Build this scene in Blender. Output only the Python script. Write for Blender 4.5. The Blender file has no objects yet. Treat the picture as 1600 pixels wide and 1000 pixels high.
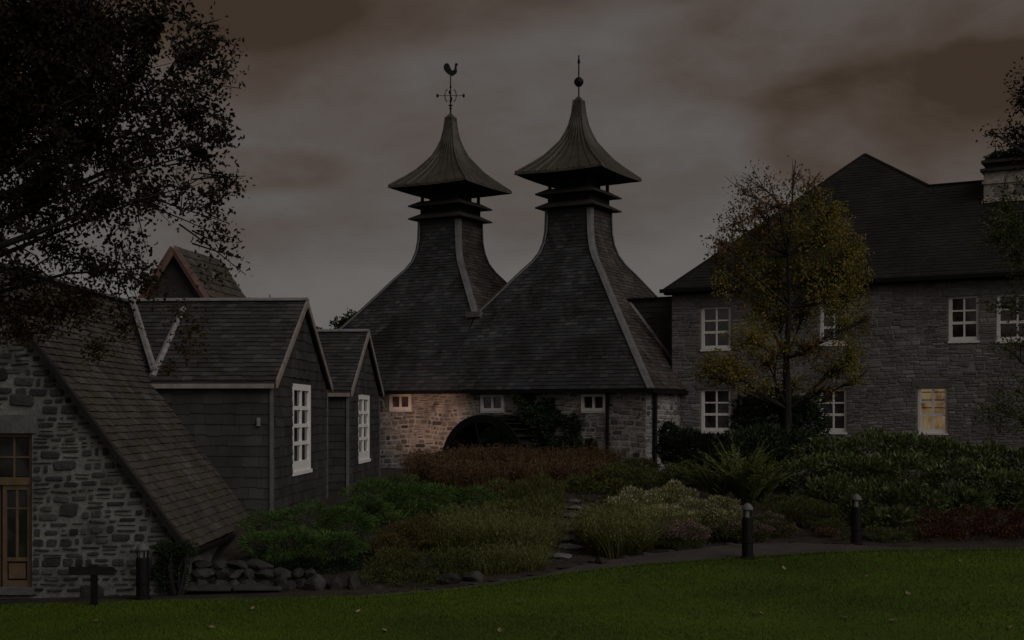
import bpy, math, random
import numpy as np
from mathutils import Vector, Matrix
random.seed(7); rng = np.random.default_rng(11)
R = math.radians
# ------------------------------------------------------------------ camera, sky, sun, exposure
CAMZ, HOR, FPX = 2.7, 645.0, 2000.0
sc = bpy.context.scene
cam = bpy.data.cameras.new('camera'); camo = bpy.data.objects.new('camera', cam)
sc.collection.objects.link(camo); camo.location = (0, 0, CAMZ); camo.rotation_euler = (R(90), 0, 0)
cam.sensor_width = 36; cam.lens = 36 * FPX / 1600; cam.shift_y = (HOR - 500) / 1600
cam.clip_end = 3000; cam.clip_start = .1
sc.camera = camo
SUN_EL, SUN_AZ = R(36), R(137)       # soft dusk light behind and to the right of the viewer
sc.view_settings.view_transform = 'Standard'; sc.view_settings.look = 'None'
sc.view_settings.exposure = 0; sc.view_settings.gamma = 1; sc.view_settings.use_curve_mapping = False
sl = bpy.data.lights.new('sun', 'SUN'); sl.energy = .92; sl.angle = R(50); sl.color = (1, .95, .91)
so = bpy.data.objects.new('sun', sl); sc.collection.objects.link(so)
sd = Vector((math.sin(SUN_AZ) * math.cos(SUN_EL), math.cos(SUN_AZ) * math.cos(SUN_EL), math.sin(SUN_EL)))
so.rotation_euler = sd.to_track_quat('Z', 'Y').to_euler(); so.location = sd * 60

def N(nt, t, **k):
    n = nt.nodes.new(t)
    for a, b in k.items():
        if a == 'inp':
            for i, v in b.items(): n.inputs[i].default_value = v
        else: setattr(n, a, b)
    return n
def L(nt, a, b): nt.links.new(a, b)
def math_(nt, op, a, b=None, c=None, clamp=False):
    n = N(nt, 'ShaderNodeMath', operation=op, use_clamp=clamp)
    for i, v in enumerate((a, b, c)):
        if v is None: continue
        if isinstance(v, (int, float)): n.inputs[i].default_value = v
        else: L(nt, v, n.inputs[i])
    return n.outputs[0]
def mix_(nt, f, a, b, blend='MIX'):
    n = N(nt, 'ShaderNodeMix', data_type='RGBA', blend_type=blend)
    for i, v in ((0, f), (6, a), (7, b)):
        if isinstance(v, (int, float)): n.inputs[i].default_value = v
        elif isinstance(v, (tuple, list)): n.inputs[i].default_value = (*v[:3], 1)
        else: L(nt, v, n.inputs[i])
    return n.outputs[2]
def ramp_(nt, f, stops):
    n = N(nt, 'ShaderNodeValToRGB'); e = n.color_ramp.elements
    while len(e) < len(stops): e.new(.5)
    for q, (p, c) in zip(e, stops): q.position = p; q.color = (*c, 1) if len(c) == 3 else c
    L(nt, f, n.inputs[0]); return n.outputs[0]
def smooth_(nt, x, lo, hi):
    n = N(nt, 'ShaderNodeMapRange', interpolation_type='SMOOTHSTEP')
    L(nt, x, n.inputs[0]); n.inputs[1].default_value = lo; n.inputs[2].default_value = hi
    return n.outputs[0]

w = bpy.data.worlds.new('World'); sc.world = w; w.use_nodes = True
nt = w.node_tree; nt.nodes.clear()
tc = N(nt, 'ShaderNodeTexCoord'); sep = N(nt, 'ShaderNodeSeparateXYZ'); L(nt, tc.outputs['Generated'], sep.inputs[0])
zc = math_(nt, 'MAXIMUM', sep.outputs[2], 0.0); den = math_(nt, 'ADD', zc, .16)
cx_ = math_(nt, 'DIVIDE', sep.outputs[0], den); cy_ = math_(nt, 'DIVIDE', sep.outputs[1], den)
cmb = N(nt, 'ShaderNodeCombineXYZ'); L(nt, cx_, cmb.inputs[0]); L(nt, cy_, cmb.inputs[1])
mp1 = N(nt, 'ShaderNodeMapping', inp={'Scale': (1.0, 1.0, 2.3), 'Rotation': (0, R(9), 0), 'Location': (1.3, .4, .6)}); L(nt, tc.outputs['Generated'], mp1.inputs[0])
n1 = N(nt, 'ShaderNodeTexNoise', inp={'Scale': 3.0, 'Detail': 8.0, 'Roughness': .55, 'Distortion': .25}); L(nt, mp1.outputs[0], n1.inputs['Vector'])
mp = N(nt, 'ShaderNodeMapping', inp={'Scale': (1.0, 1.0, 1.9), 'Rotation': (0, R(-8), 0), 'Location': (3.1, 1.7, 0)}); L(nt, tc.outputs['Generated'], mp.inputs[0])
n2 = N(nt, 'ShaderNodeTexNoise', inp={'Scale': 7.0, 'Detail': 9.0, 'Roughness': .6, 'Distortion': .3}); L(nt, mp.outputs[0], n2.inputs['Vector'])
el = sep.outputs[2]
# height in the sky makes the cloud cover browner; two real cloud masses stand at fixed bearings
base = math_(nt, 'ADD', math_(nt, 'MULTIPLY', n1.outputs[0], 1.9), math_(nt, 'MULTIPLY', n2.outputs[0], .8))
base = math_(nt, 'ADD', base, math_(nt, 'MULTIPLY', smooth_(nt, el, .10, .27), .42))
base = math_(nt, 'SUBTRACT', base, math_(nt, 'MULTIPLY', math_(nt, 'SUBTRACT', 1.0, smooth_(nt, el, .05, .17)), .27))
def cloud_mass(cx, cz, rx, rz, amp, lo=.55, hi=1.1):
    yy = math_(nt, 'MAXIMUM', sep.outputs[1], .05)
    a = math_(nt, 'DIVIDE', math_(nt, 'SUBTRACT', math_(nt, 'DIVIDE', sep.outputs[0], yy), cx), rx)
    b = math_(nt, 'DIVIDE', math_(nt, 'SUBTRACT', math_(nt, 'DIVIDE', sep.outputs[2], yy), cz), rz)
    d = math_(nt, 'SQRT', math_(nt, 'ADD', math_(nt, 'MULTIPLY', a, a), math_(nt, 'MULTIPLY', b, b)))
    d = math_(nt, 'ADD', d, math_(nt, 'MULTIPLY', math_(nt, 'SUBTRACT', n2.outputs[0], .5), .8))
    return math_(nt, 'MULTIPLY', math_(nt, 'SUBTRACT', 1.0, smooth_(nt, d, lo, hi)), amp)
base = math_(nt, 'ADD', base, cloud_mass(.42, .215, .25, .085, .33, .82, 1.02))
base = math_(nt, 'ADD', base, cloud_mass(-.17, .335, .3, .06, .3))
base = math_(nt, 'ADD', base, cloud_mass(-.2, .19, .09, .02, .22))
cl = ramp_(nt, math_(nt, 'MULTIPLY', math_(nt, 'SUBTRACT', base, 1.13), 1.0), [
    (0.0, (1.28, 1.20, 1.12)), (.22, (1.12, 1.04, .97)), (.40, (1.0, .89, .815)), (.55, (.90, .74, .65)), (.72, (.74, .55, .44)), (.86, (.62, .44, .32)), (1.0, (.45, .29, .19))])
sky = N(nt, 'ShaderNodeTexSky', sky_type='NISHITA', sun_disc=False, sun_elevation=SUN_EL, sun_rotation=SUN_AZ)
col = mix_(nt, .992, sky.outputs[0], cl)
bg = N(nt, 'ShaderNodeBackground', inp={'Strength': .1}); L(nt, col, bg.inputs[0])
wo = N(nt, 'ShaderNodeOutputWorld'); L(nt, bg.outputs[0], wo.inputs[0])

# ------------------------------------------------------------------ materials
def material(name, cols, rough=.85, nscale=3.0, namt=.35, bump=.3, bscale=25, metal=0, spec=.25, fine=0.0, stain=None, transl=0):
    m = bpy.data.materials.new(name); m.use_nodes = True; nt = m.node_tree; nt.nodes.clear()
    p = N(nt, 'ShaderNodeBsdfPrincipled', inp={'Roughness': rough, 'Metallic': metal, 'Specular IOR Level': spec})
    o = N(nt, 'ShaderNodeOutputMaterial')
    oi = N(nt, 'ShaderNodeObjectInfo'); ge = N(nt, 'ShaderNodeNewGeometry'); tc = N(nt, 'ShaderNodeTexCoord')
    r = math_(nt, 'FRACT', math_(nt, 'ADD', oi.outputs['Random'], ge.outputs['Random Per Island']))
    c = ramp_(nt, r, [(i / max(1, len(cols) - 1), q) for i, q in enumerate(cols)]) if len(cols) > 1 else None
    if c is None: c = mix_(nt, 0.0, cols[0], cols[0])
    pos = ge.outputs['Position']
    n = N(nt, 'ShaderNodeTexNoise', inp={'Scale': nscale, 'Detail': 5.0, 'Roughness': .6}); L(nt, pos, n.inputs['Vector'])
    v = ramp_(nt, n.outputs[0], [(.3, (1 - namt,) * 3), (.7, (1 + namt,) * 3)])
    c = mix_(nt, 1.0, c, v, 'MULTIPLY')
    if stain:
        n3 = N(nt, 'ShaderNodeTexNoise', inp={'Scale': stain[1], 'Detail': 6.0, 'Roughness': .65, 'Distortion': .5}); L(nt, pos, n3.inputs['Vector'])
        c = mix_(nt, smooth_(nt, n3.outputs[0], stain[2], stain[3]), c, stain[0])
    L(nt, c, p.inputs['Base Color'])
    if bump:
        nb = N(nt, 'ShaderNodeTexNoise', inp={'Scale': bscale, 'Detail': 6.0, 'Roughness': .65}); L(nt, pos, nb.inputs['Vector'])
        b = N(nt, 'ShaderNodeBump', inp={'Strength': bump, 'Distance': .03}); L(nt, nb.outputs[0], b.inputs['Height']); L(nt, b.outputs[0], p.inputs['Normal'])
    out = p.outputs[0]
    if transl:
        t = N(nt, 'ShaderNodeBsdfTranslucent'); L(nt, c, t.inputs[0])
        mx = N(nt, 'ShaderNodeMixShader', inp={0: transl}); L(nt, out, mx.inputs[1]); L(nt, t.outputs[0], mx.inputs[2]); out = mx.outputs[0]
    L(nt, out, o.inputs[0]); return m
G = lambda v, r=1, g=1, b=1: (v * r, v * g, v * b)
M = {}
M['mortar'] = material('lime_mortar', [G(.38, 1.02, .99, .94)], nscale=2.2, namt=.35, bump=.8, bscale=14, stain=(G(.09), .9, .52, .75))
M['mortar_cottage'] = material('cottage_mortar', [G(.19, 1, 1, .93)], nscale=2.5, namt=.4, bump=.9, bscale=16, stain=(G(.05), 1.1, .5, .72))
M['mortar_far'] = material('grey_mortar', [G(.19, 1.05, 1, .95)], nscale=1.2, namt=.3, bump=.7, bscale=12)
M['stone'] = material('rubble_stone', [G(.05), G(.28, 1.03, .99, .95), G(.13, 1.04, .98, .93), G(.33, 1.02, .99, .95), G(.07)], nscale=5, namt=.35, bump=.9, bscale=18, stain=(G(.05), .9, .5, .75))
M['stone_cottage'] = material('whinstone', [G(.025), G(.07, 1, 1, .95), G(.04), G(.10, 1, 1, .93), G(.035)], nscale=6, namt=.35, bump=.9, bscale=18)
M['stone_far'] = material('brown_grey_stone', [G(.12, 1.0, 1, .97), G(.17, 1.04, .99, .95), G(.14, 1.02, .99, .96), G(.26, 1.0, 1, .98), G(.11)], nscale=.7, namt=.4, bump=.7, bscale=14, stain=(G(.06), .6, .56, .75))
M['slate'] = material('dark_slate', [G(.024, .94, 1, 1.10), G(.040, .92, 1, 1.14), G(.030, .95, 1, 1.1), G(.034, .95, 1, 1.1), G(.062, .96, 1, 1.06), G(.026, 1.0, 1, 1.02)], rough=.6, nscale=.8, namt=.5, bump=.35, bscale=10, spec=.4, stain=(G(.013), .5, .5, .66))
M['slate_warm'] = material('lichened_slate', [G(.038, 1.1, 1, .9), G(.055, 1.2, .98, .85), G(.03, 1.05, 1, .95), G(.075, 1.15, 1, .85), G(.045, 1.25, .95, .8)], rough=.7, nscale=1.4, namt=.4, bump=.35, bscale=10, stain=(G(.035, 1.5, .9, .6), 1.2, .55, .75))  # browner, paler slates laid only on the right-hand kiln roof faces
M['slate_moss'] = material('brown_slate', [G(.04, 1.15, .98, .85), G(.062, 1.2, 1, .88), G(.048, 1.1, 1, .9), G(.08, 1.15, 1, .88)], rough=.75, nscale=1.6, namt=.4, bump=.5, bscale=12, stain=(G(.05, 1.1, 1, .5), 1.2, .5, .7))
M['slate_wing'] = material('grey_slate', [G(.028), G(.042), G(.034), G(.065), G(.038)], rough=.65, nscale=1.3, namt=.35, bump=.4, bscale=10, stain=(G(.045, 1.1, 1.05, .5), 1.1, .56, .72))
M['slate_hung'] = material('hung_slate', [G(.032, 1.02, 1, 1.0), G(.044, 1.05, 1, .97), G(.038, 1.05, 1, .97), G(.058)], rough=.7, nscale=1.5, namt=.3, bump=.4, bscale=9)
M['slate_roofdark'] = material('charcoal_slate', [G(.012, 1.0, 1, .95), G(.019, 1.0, 1, .95), G(.015)], rough=.75, nscale=.8, namt=.3, bump=.4, bscale=8)
M['lead'] = material('lead_sheet', [G(.12, 1, 1, 1.02)], rough=.6, nscale=4, namt=.25, bump=.2, bscale=12, spec=.4)
M['lead_light'] = material('pale_lead', [G(.22, 1, 1, 1)], rough=.6, nscale=6, namt=.3, bump=.2, bscale=12)
M['cap'] = material('weathered_cap_metal', [G(.045, 1.18, 1, .76)], rough=.6, nscale=2.2, namt=.35, bump=.2, bscale=8, spec=.45, stain=(G(.07, 1.25, .9, .65), 1.3, .55, .75))
M['louvre'] = material('louvre_board', [G(.035, 1.05, 1, .93)], rough=.75, nscale=3, namt=.3, bump=.3)
M['dark'] = material('dark_timber', [G(.014)], rough=.9, bump=.2)
M['iron'] = material('black_iron', [G(.007)], rough=.6, nscale=8, namt=.3, bump=.15, spec=.2)
M['rust'] = material('rusty_iron', [G(.03, 1.5, .8, .5)], rough=.8, bump=.3)
M['white'] = material('white_paint', [G(.80, 1, .985, .95)], rough=.5, nscale=7, namt=.08, bump=.08)
M['verge'] = material('pinkish_verge_board', [G(.22, 1.15, 1, .9)], rough=.7, nscale=5, namt=.25, bump=.2)
M['redboard'] = material('red_brown_bargeboard', [G(.10, 1.5, .9, .75)], rough=.75, nscale=5, namt=.3, bump=.2)
M['orange'] = material('varnished_door_wood', [G(.095, 1.5, 1.0, .6)], rough=.5, nscale=6, namt=.25, bump=.2, spec=.4)
M['lintel'] = material('dressed_stone', [G(.13, 1, 1, .97)], nscale=4, namt=.25, bump=.5)
M['render'] = material('pale_roughcast', [G(.36, 1.12, 1, .9)], nscale=4, namt=.4, bump=.9, bscale=20, stain=(G(.08), 2.0, .5, .7))
M['soil'] = material('bed_soil', [G(.03, 1.15, 1, .8)], nscale=3, namt=.5, bump=1.0, bscale=12, stain=(G(.07, 1.2, 1, .8), 5, .6, .7))
M['lawn'] = material('lawn_turf', [(.052, .09, .004)], nscale=.35, namt=.3, bump=.6, bscale=30)
M['blade'] = material('grass_blade', [(.044, .080, .004), (.064, .106, .007), (.086, .115, .012)], nscale=.35, namt=.32, bump=0)
M['path'] = material('worn_tarmac', [G(.06, 1.08, 1, .93)], nscale=2.2, namt=.3, bump=.6, bscale=50, stain=(G(.06), 3, .6, .75))
M['rock'] = material('garden_rock', [G(.03), G(.055, 1, 1, .95), G(.02, 1, 1.05, .8)], nscale=5, namt=.4, bump=.9, bscale=12)
M['slab'] = material('step_slab', [G(.09), G(.15, 1, 1, .96)], nscale=5, namt=.35, bump=.7, bscale=14)
M['bark'] = material('dark_bark', [G(.022, 1.1, 1, .9)], nscale=7, namt=.4, bump=.8, bscale=20)
M['fallen'] = material('fallen_leaf', [(.18, .12, .06), (.24, .2, .13), (.15, .12, .04)], bump=0)
def glass(name, tint, spec=.5):
    m = bpy.data.materials.new(name); m.use_nodes = True; nt = m.node_tree; p = nt.nodes['Principled BSDF']
    ge = N(nt, 'ShaderNodeNewGeometry'); n = N(nt, 'ShaderNodeTexNoise', inp={'Scale': 2.4, 'Detail': 3.0}); L(nt, ge.outputs['Position'], n.inputs[0])
    oi = N(nt, 'ShaderNodeObjectInfo')
    c = ramp_(nt, n.outputs[0], [(.42, tint), (.62, tuple(3.2 * q + .004 for q in tint))])  # pale noise patches paint sky reflections and curtains into the pane colour
    L(nt, c, p.inputs['Base Color']); p.inputs['Roughness'].default_value = .08; p.inputs['Specular IOR Level'].default_value = spec
    b = N(nt, 'ShaderNodeBump', inp={'Strength': .08}); L(nt, n.outputs[0], b.inputs['Height']); L(nt, b.outputs[0], p.inputs['Normal'])
    return m
M['glass'] = glass('dark_window_glass', (.012, .012, .012), 1.0)
M['glass_glow'] = glass('glow_tinted_glass', (.03, .015, .008))  # red of the lamp glow put into the glass colour
m = bpy.data.materials.new('clear_glass'); m.use_nodes = True; nt = m.node_tree; nt.nodes.clear()
o = N(nt, 'ShaderNodeOutputMaterial'); t = N(nt, 'ShaderNodeBsdfTransparent', inp={0: (.9, .9, .9, 1)}); g_ = N(nt, 'ShaderNodeBsdfGlossy', inp={'Roughness': .05})
fr = N(nt, 'ShaderNodeFresnel'); mx = N(nt, 'ShaderNodeMixShader'); L(nt, fr.outputs[0], mx.inputs[0]); L(nt, t.outputs[0], mx.inputs[1]); L(nt, g_.outputs[0], mx.inputs[2]); L(nt, mx.outputs[0], o.inputs[0])
M['clear'] = m
def emis(name, cols, strength, scale=(3, 3, 3)):
    m = bpy.data.materials.new(name); m.use_nodes = True; nt = m.node_tree; nt.nodes.clear()
    o = N(nt, 'ShaderNodeOutputMaterial'); ge = N(nt, 'ShaderNodeNewGeometry')
    mp = N(nt, 'ShaderNodeMapping', inp={'Scale': scale}); L(nt, ge.outputs['Position'], mp.inputs[0])
    n = N(nt, 'ShaderNodeTexNoise', inp={'Scale': 1.0, 'Detail': 4.0}); L(nt, mp.outputs[0], n.inputs[0])
    c = ramp_(nt, n.outputs[0], [(.3 + .4 * i / (len(cols) - 1), q) for i, q in enumerate(cols)])
    e = N(nt, 'ShaderNodeEmission', inp={'Strength': strength}); L(nt, c, e.inputs[0]); L(nt, e.outputs[0], o.inputs[0]); return m
M['litroom'] = emis('lamplit_curtain', [(.32, .16, .06), (.75, .46, .22), (.9, .68, .42)], .21, (5, 5, 2.5))
M['bulb'] = emis('warm_bulb', [(1, .5, .25), (1, .55, .3)], 1.2)
def leafmat(name, cols, namt=.3, rough=.6, transl=.2, ns=1.6, k=1.75):
    cols = [tuple(q * k for q in c) for c in cols]
    return material(name, cols, rough=rough, nscale=ns, namt=namt, bump=0, spec=.3, transl=transl)
M['lf_dark'] = leafmat('sombre_leaf', [(.016, .012, .008), (.026, .017, .010), (.022, .022, .009), (.045, .020, .012)], transl=.15, k=.75, rough=1.0)
M['lf_gold'] = leafmat('turning_leaf', [(.06, .045, .008), (.075, .035, .010), (.05, .05, .010)])
M['lf_bronze'] = leafmat('bronze_leaf', [(.045, .034, .010), (.06, .034, .012), (.04, .042, .010), (.05, .045, .012)])
M['lf_rusty'] = leafmat('rust_brown_leaf', [(.05, .024, .010), (.06, .034, .012), (.035, .03, .008), (.04, .02, .012)], k=1.1)
M['lf_mid'] = leafmat('yellow_green_leaf', [(.05, .055, .008), (.068, .062, .010), (.10, .055, .014), (.038, .045, .010), (.07, .058, .012)], k=3.0, transl=.3)
M['lf_red'] = leafmat('reddish_sparse_leaf', [(.09, .045, .024), (.11, .06, .024), (.07, .04, .02)], k=1.6)
M['lf_right'] = leafmat('dull_green_leaf', [(.022, .032, .007), (.04, .046, .010), (.032, .038, .009)])
M['lf_rho'] = leafmat('rhododendron_leaf', [(.035, .052, .018), (.05, .065, .022), (.075, .085, .03), (.03, .04, .016)], rough=.4, k=1.9)
M['lf_juniper'] = leafmat('juniper_needle', [(.020, .046, .009), (.034, .068, .012), (.06, .10, .024)], k=1.6, namt=.55, ns=2.2)
M['lf_olive'] = leafmat('olive_blade', [(.045, .05, .012), (.07, .076, .018), (.03, .042, .010), (.06, .056, .016)], k=1.8)
M['lf_tip'] = leafmat('straw_tip', [(.08, .088, .026), (.12, .115, .042), (.06, .072, .02)], k=1.6)
M['lf_fern'] = leafmat('fern_frond', [(.045, .055, .014), (.065, .075, .02), (.035, .045, .012)], k=2.3)
M['lf_rust'] = leafmat('rusty_plume', [(.13, .062, .034), (.11, .055, .03), (.05, .058, .02), (.085, .06, .025), (.15, .075, .045)], k=1.2)
M['lf_redbush'] = leafmat('red_leaf', [(.14, .022, .016), (.09, .02, .014), (.05, .04, .012), (.13, .04, .02), (.05, .05, .014)], k=.75)
M['lf_ever'] = leafmat('evergreen_leaf', [(.010, .018, .007), (.018, .028, .010), (.014, .024, .010)])
M['lf_cover'] = leafmat('groundcover_leaf', [(.035, .045, .010), (.05, .058, .012), (.025, .034, .010)])
M['lf_pale'] = leafmat('variegated_leaf', [(.10, .10, .025), (.17, .16, .06), (.07, .078, .02), (.24, .22, .12)], k=1.5)
M['lf_mauve'] = leafmat('mauve_heather', [(.20, .10, .14), (.27, .16, .20), (.08, .07, .04), (.14, .08, .10)], k=1.25)
M['lf_white'] = leafmat('pale_plume', [(.35, .34, .24), (.25, .25, .14), (.42, .40, .32)], k=1.1)

# ------------------------------------------------------------------ mesh helpers
col_ = sc.collection
def fast_mesh(name, V, F, smooth=False):
    V = np.asarray(V, dtype=np.float32).reshape(-1, 3); F = np.asarray(F, dtype=np.int32); k = F.shape[1]
    me = bpy.data.meshes.new(name); me.vertices.add(len(V)); me.vertices.foreach_set('co', V.ravel())
    me.loops.add(F.size); me.loops.foreach_set('vertex_index', F.ravel())
    me.polygons.add(len(F)); me.polygons.foreach_set('loop_start', np.arange(0, F.size, k, dtype=np.int32))
    me.polygons.foreach_set('use_smooth', np.full(len(F), bool(smooth)))
    me.update(calc_edges=True); me.validate(); return me
class MB:
    def __init__(s): s.v = []; s.f = []
    def add(s, vs, fs):
        n = len(s.v); s.v += [tuple(q) for q in vs]; s.f += [tuple(n + i for i in f) for f in fs]; return s
    def box(s, x0, x1, y0, y1, z0, z1, M_=None):
        c = [Vector((x, y, z)) for z in (z0, z1) for y in (y0, y1) for x in (x0, x1)]
        if M_: c = [M_ @ q for q in c]
        return s.add(c, [(0, 2, 3, 1), (4, 5, 7, 6), (0, 1, 5, 4), (2, 6, 7, 3), (0, 4, 6, 2), (1, 3, 7, 5)])
    def prism(s, poly, y0, y1, M_=None):       # polygon in xz, extruded along y
        a = [Vector((x, y0, z)) for x, z in poly]; b = [Vector((x, y1, z)) for x, z in poly]; n = len(poly)
        if M_: a = [M_ @ q for q in a]; b = [M_ @ q for q in b]
        return s.add(a + b, [tuple(range(n)), tuple(range(2 * n - 1, n - 1, -1))] + [(i, (i + 1) % n + 0, (i + 1) % n + n, i + n)[::-1] for i in range(n)])
    def tube(s, pts, rad, sides=6, cap=True):
        pts = [Vector(p) for p in pts]; n = len(pts); rings = []
        if not hasattr(rad, '__len__'): rad = [rad] * n
        up = Vector((.31, .17, .93))
        for i, p in enumerate(pts):
            d = (pts[min(i + 1, n - 1)] - pts[max(i - 1, 0)]).normalized()
            a = d.cross(up); a = a.normalized() if a.length > 1e-4 else Vector((1, 0, 0)); b = d.cross(a)
            rings.append([p + (a * math.cos(t) + b * math.sin(t)) * rad[i] for t in [2 * math.pi * k / sides for k in range(sides)]])
        vs = [q for r in rings for q in r]; fs = []
        for i in range(n - 1):
            for k in range(sides):
                k2 = (k + 1) % sides; fs.append((i * sides + k, i * sides + k2, (i + 1) * sides + k2, (i + 1) * sides + k))
        if cap: fs += [tuple(range(sides))[::-1], tuple((n - 1) * sides + k for k in range(sides))]
        return s.add(vs, fs)
    def strip(s, pts, nrm, wd, th):             # flat bar following a polyline; nrm = outward
        pts = [Vector(p) for p in pts]; n = len(pts); vs = []
        for i, p in enumerate(pts):
            d = (pts[min(i + 1, n - 1)] - pts[max(i - 1, 0)]).normalized()
            nn = Vector(nrm[i] if hasattr(nrm[0], '__len__') else nrm); nn = (nn - d * nn.dot(d)).normalized(); sd_ = d.cross(nn)
            vs += [p - sd_ * wd / 2 - nn * th * .5, p + sd_ * wd / 2 - nn * th * .5, p + sd_ * wd * .5 + nn * th * .3, p + nn * th, p - sd_ * wd * .5 + nn * th * .3]
        fs = []
        for i in range(n - 1):
            for k in range(5): k2 = (k + 1) % 5; fs.append((i * 5 + k, i * 5 + k2, i * 5 + 5 + k2, i * 5 + 5 + k))
        fs += [(4, 3, 2, 1, 0), tuple((n - 1) * 5 + k for k in range(5))]
        return s.add(vs, fs)
    def lathe(s, c, prof, sides=12):
        vs = []; 
        for r, z in prof: vs += [Vector((c[0] + r * math.cos(2 * math.pi * k / sides), c[1] + r * math.sin(2 * math.pi * k / sides), c[2] + z)) for k in range(sides)]
        fs = [(i * sides + k, i * sides + (k + 1) % sides, (i + 1) * sides + (k + 1) % sides, (i + 1) * sides + k) for i in range(len(prof) - 1) for k in range(sides)]
        fs += [tuple(range(sides))[::-1], tuple((len(prof) - 1) * sides + k for k in range(sides))]
        return s.add(vs, fs)
    def build(s, name, mat, parent=None, bevel=0, smooth=False):
        me = bpy.data.meshes.new(name); me.from_pydata(s.v, [], s.f); me.materials.append(mat); me.update()
        if smooth: me.polygons.foreach_set('use_smooth', [True] * len(me.polygons))
        o = link(name, me, parent)
        if bevel:
            b = o.modifiers.new('bevel', 'BEVEL'); b.width = bevel; b.segments = 2; b.limit_method = 'ANGLE'
        return o
def link(name, me, parent=None, mw=None):
    o = bpy.data.objects.new(name, me); col_.objects.link(o)
    if parent is not None: o.parent = parent
    if mw is not None: o.matrix_local = mw
    return o
def tag(o, label=None, cat=None, group=None, kind=None):
    if label: o['label'] = label
    if cat: o['category'] = cat
    if group: o['group'] = group
    if kind: o['kind'] = kind
    return o
def thing(name, label, cat, loc=(0, 0, 0), rz=0, group=None):
    o = bpy.data.objects.new(name, None); col_.objects.link(o); o.location = loc; o.rotation_euler = (0, 0, rz); o.empty_display_size = .2
    return tag(o, label, cat, group)
def frame_m(o): return Matrix.Translation(o.location) @ Matrix.Rotation(o.rotation_euler[2], 4, 'Z')
def at(px, py, Y): return Vector(((px - 800) / FPX * Y, Y, CAMZ + (HOR - py) / FPX * Y))
def on_wall(px, py, o, y=None, x=None):
    """where the sight line of a picture point meets the wall y=const / x=const of a building, in its own coordinates"""
    inv = frame_m(o).inverted(); a = inv @ Vector((0, 0, CAMZ)); b = inv @ at(px, py, 1.0); d = b - a
    t = (y - a.y) / d.y if y is not None else (x - a.x) / d.x
    return a + d * t

# unit pieces shared by all walls and roofs: y=0 lies in the wall plane, y=-1 points outward
def stone_mesh(i):
    r = random.Random(100 + i); n = 8; c = [r.uniform(.03, .30) for _ in range(8)]; j = lambda: r.uniform(-.03, .03)
    out = [(-.5 + c[0], -.5 + abs(j())), (.5 - c[1], -.5 + abs(j())), (.5 + j() - .03, -.5 + c[2]), (.5 + j() - .03, .5 - c[3]), (.5 - c[4], .5 - abs(j())), (-.5 + c[5], .5 - abs(j()) * 2), (-.5 + abs(j()), .5 - c[6]), (-.5 + abs(j()), -.5 + c[7])]
    V = [(x, .25, z) for x, z in out] + [(x * .99, -.6, z * .97) for x, z in out] + [(x * .9, -r.uniform(.75, 1.1), z * .84) for x, z in out] + [(0, -1.0, 0)]
    F = []
    for a in (0, 8):
        for k in range(n):
            k2 = (k + 1) % n; F += [(a + k, a + k2, a + 8 + k2), (a + k, a + 8 + k2, a + 8 + k)]
    F += [(16 + k, 16 + (k + 1) % n, 24) for k in range(n)]
    return np.array(V), np.array(F)
def slate_mesh(i):
    r = random.Random(200 + i); a, b, c = (r.uniform(-.04, .03) for _ in range(3)); j = r.uniform(-.05, .05)
    V = [(-.5, -1 + j, a), (0, -1, b), (.5, -1 - j, c), (-.5, 0, a), (.5, 0, c), (-.5, -.15, 1.12), (.5, -.15, 1.12), (-.5, .1, 1.12), (.5, .1, 1.12)]
    F = [(0, 1, 5), (1, 6, 5), (1, 2, 6), (3, 1, 0), (3, 4, 1), (4, 2, 1), (0, 5, 3), (5, 7, 3), (2, 4, 6), (4, 8, 6)]
    return np.array(V), np.array(F)
STONES = [stone_mesh(i) for i in range(16)]; SLATES = [slate_mesh(i) for i in range(6)]
_cache = {}
def unit(kind, i, mat):
    k = (kind, i, mat.name)
    if k not in _cache:
        V, F = (STONES if kind == 'stone' else SLATES)[i]
        me = fast_mesh(kind, V, F); me.materials.append(mat); _cache[k] = me
    return _cache[k]
def place(parent, kind, name, mat, items, limit, jname=None):
    """items: (matrix, shown_size). The largest `limit` become parts of their own, the rest one joined part."""
    var = STONES if kind == 'stone' else SLATES
    items = sorted(items, key=lambda q: -q[1])
    for m_, _ in items[:limit]:
        link(name, unit(kind, random.randrange(len(var)), mat), parent, m_)
    rest = items[limit:]
    if rest:
        Vs, Fs, n = [], [], 0
        for m_, _ in rest:
            V, F = random.choice(var); A = np.array(m_)
            Vs.append(V @ A[:3, :3].T + A[:3, 3]); Fs.append(F + n); n += len(V)
        me = fast_mesh(name, np.vstack(Vs), np.vstack(Fs)); me.materials.append(mat)
        tag(link(jname or name + '_courses', me, parent), kind='stuff')
def span(poly, z):
    xs = []
    for (x0, z0), (x1, z1) in zip(poly, poly[1:] + poly[:1]):
        if (z0 - z) * (z1 - z) <= 0 and z0 != z1: xs.append(x0 + (x1 - x0) * (z - z0) / (z1 - z0))
        elif z0 == z1 == z: xs += [x0, x1]
    return (min(xs), max(xs)) if len(xs) > 1 else None
def cut(iv, ops, z0, z1):
    out = [iv]
    for (a, b, c, d) in ops:
        if c < z1 - .01 and d > z0 + .01:
            new = []
            for (s_, e) in out:
                if b <= s_ or a >= e: new.append((s_, e)); continue
                if a > s_: new.append((s_, a))
                if b < e: new.append((b, e))
            out = new
    return out
def wallM(o, xa, za):
    o, xa, za = Vector(o), Vector(xa).normalized(), Vector(za).normalized(); ya = za.cross(xa)
    return Matrix(((xa.x, ya.x, za.x, o.x), (xa.y, ya.y, za.y, o.y), (xa.z, ya.z, za.z, o.z), (0, 0, 0, 1)))
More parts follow.
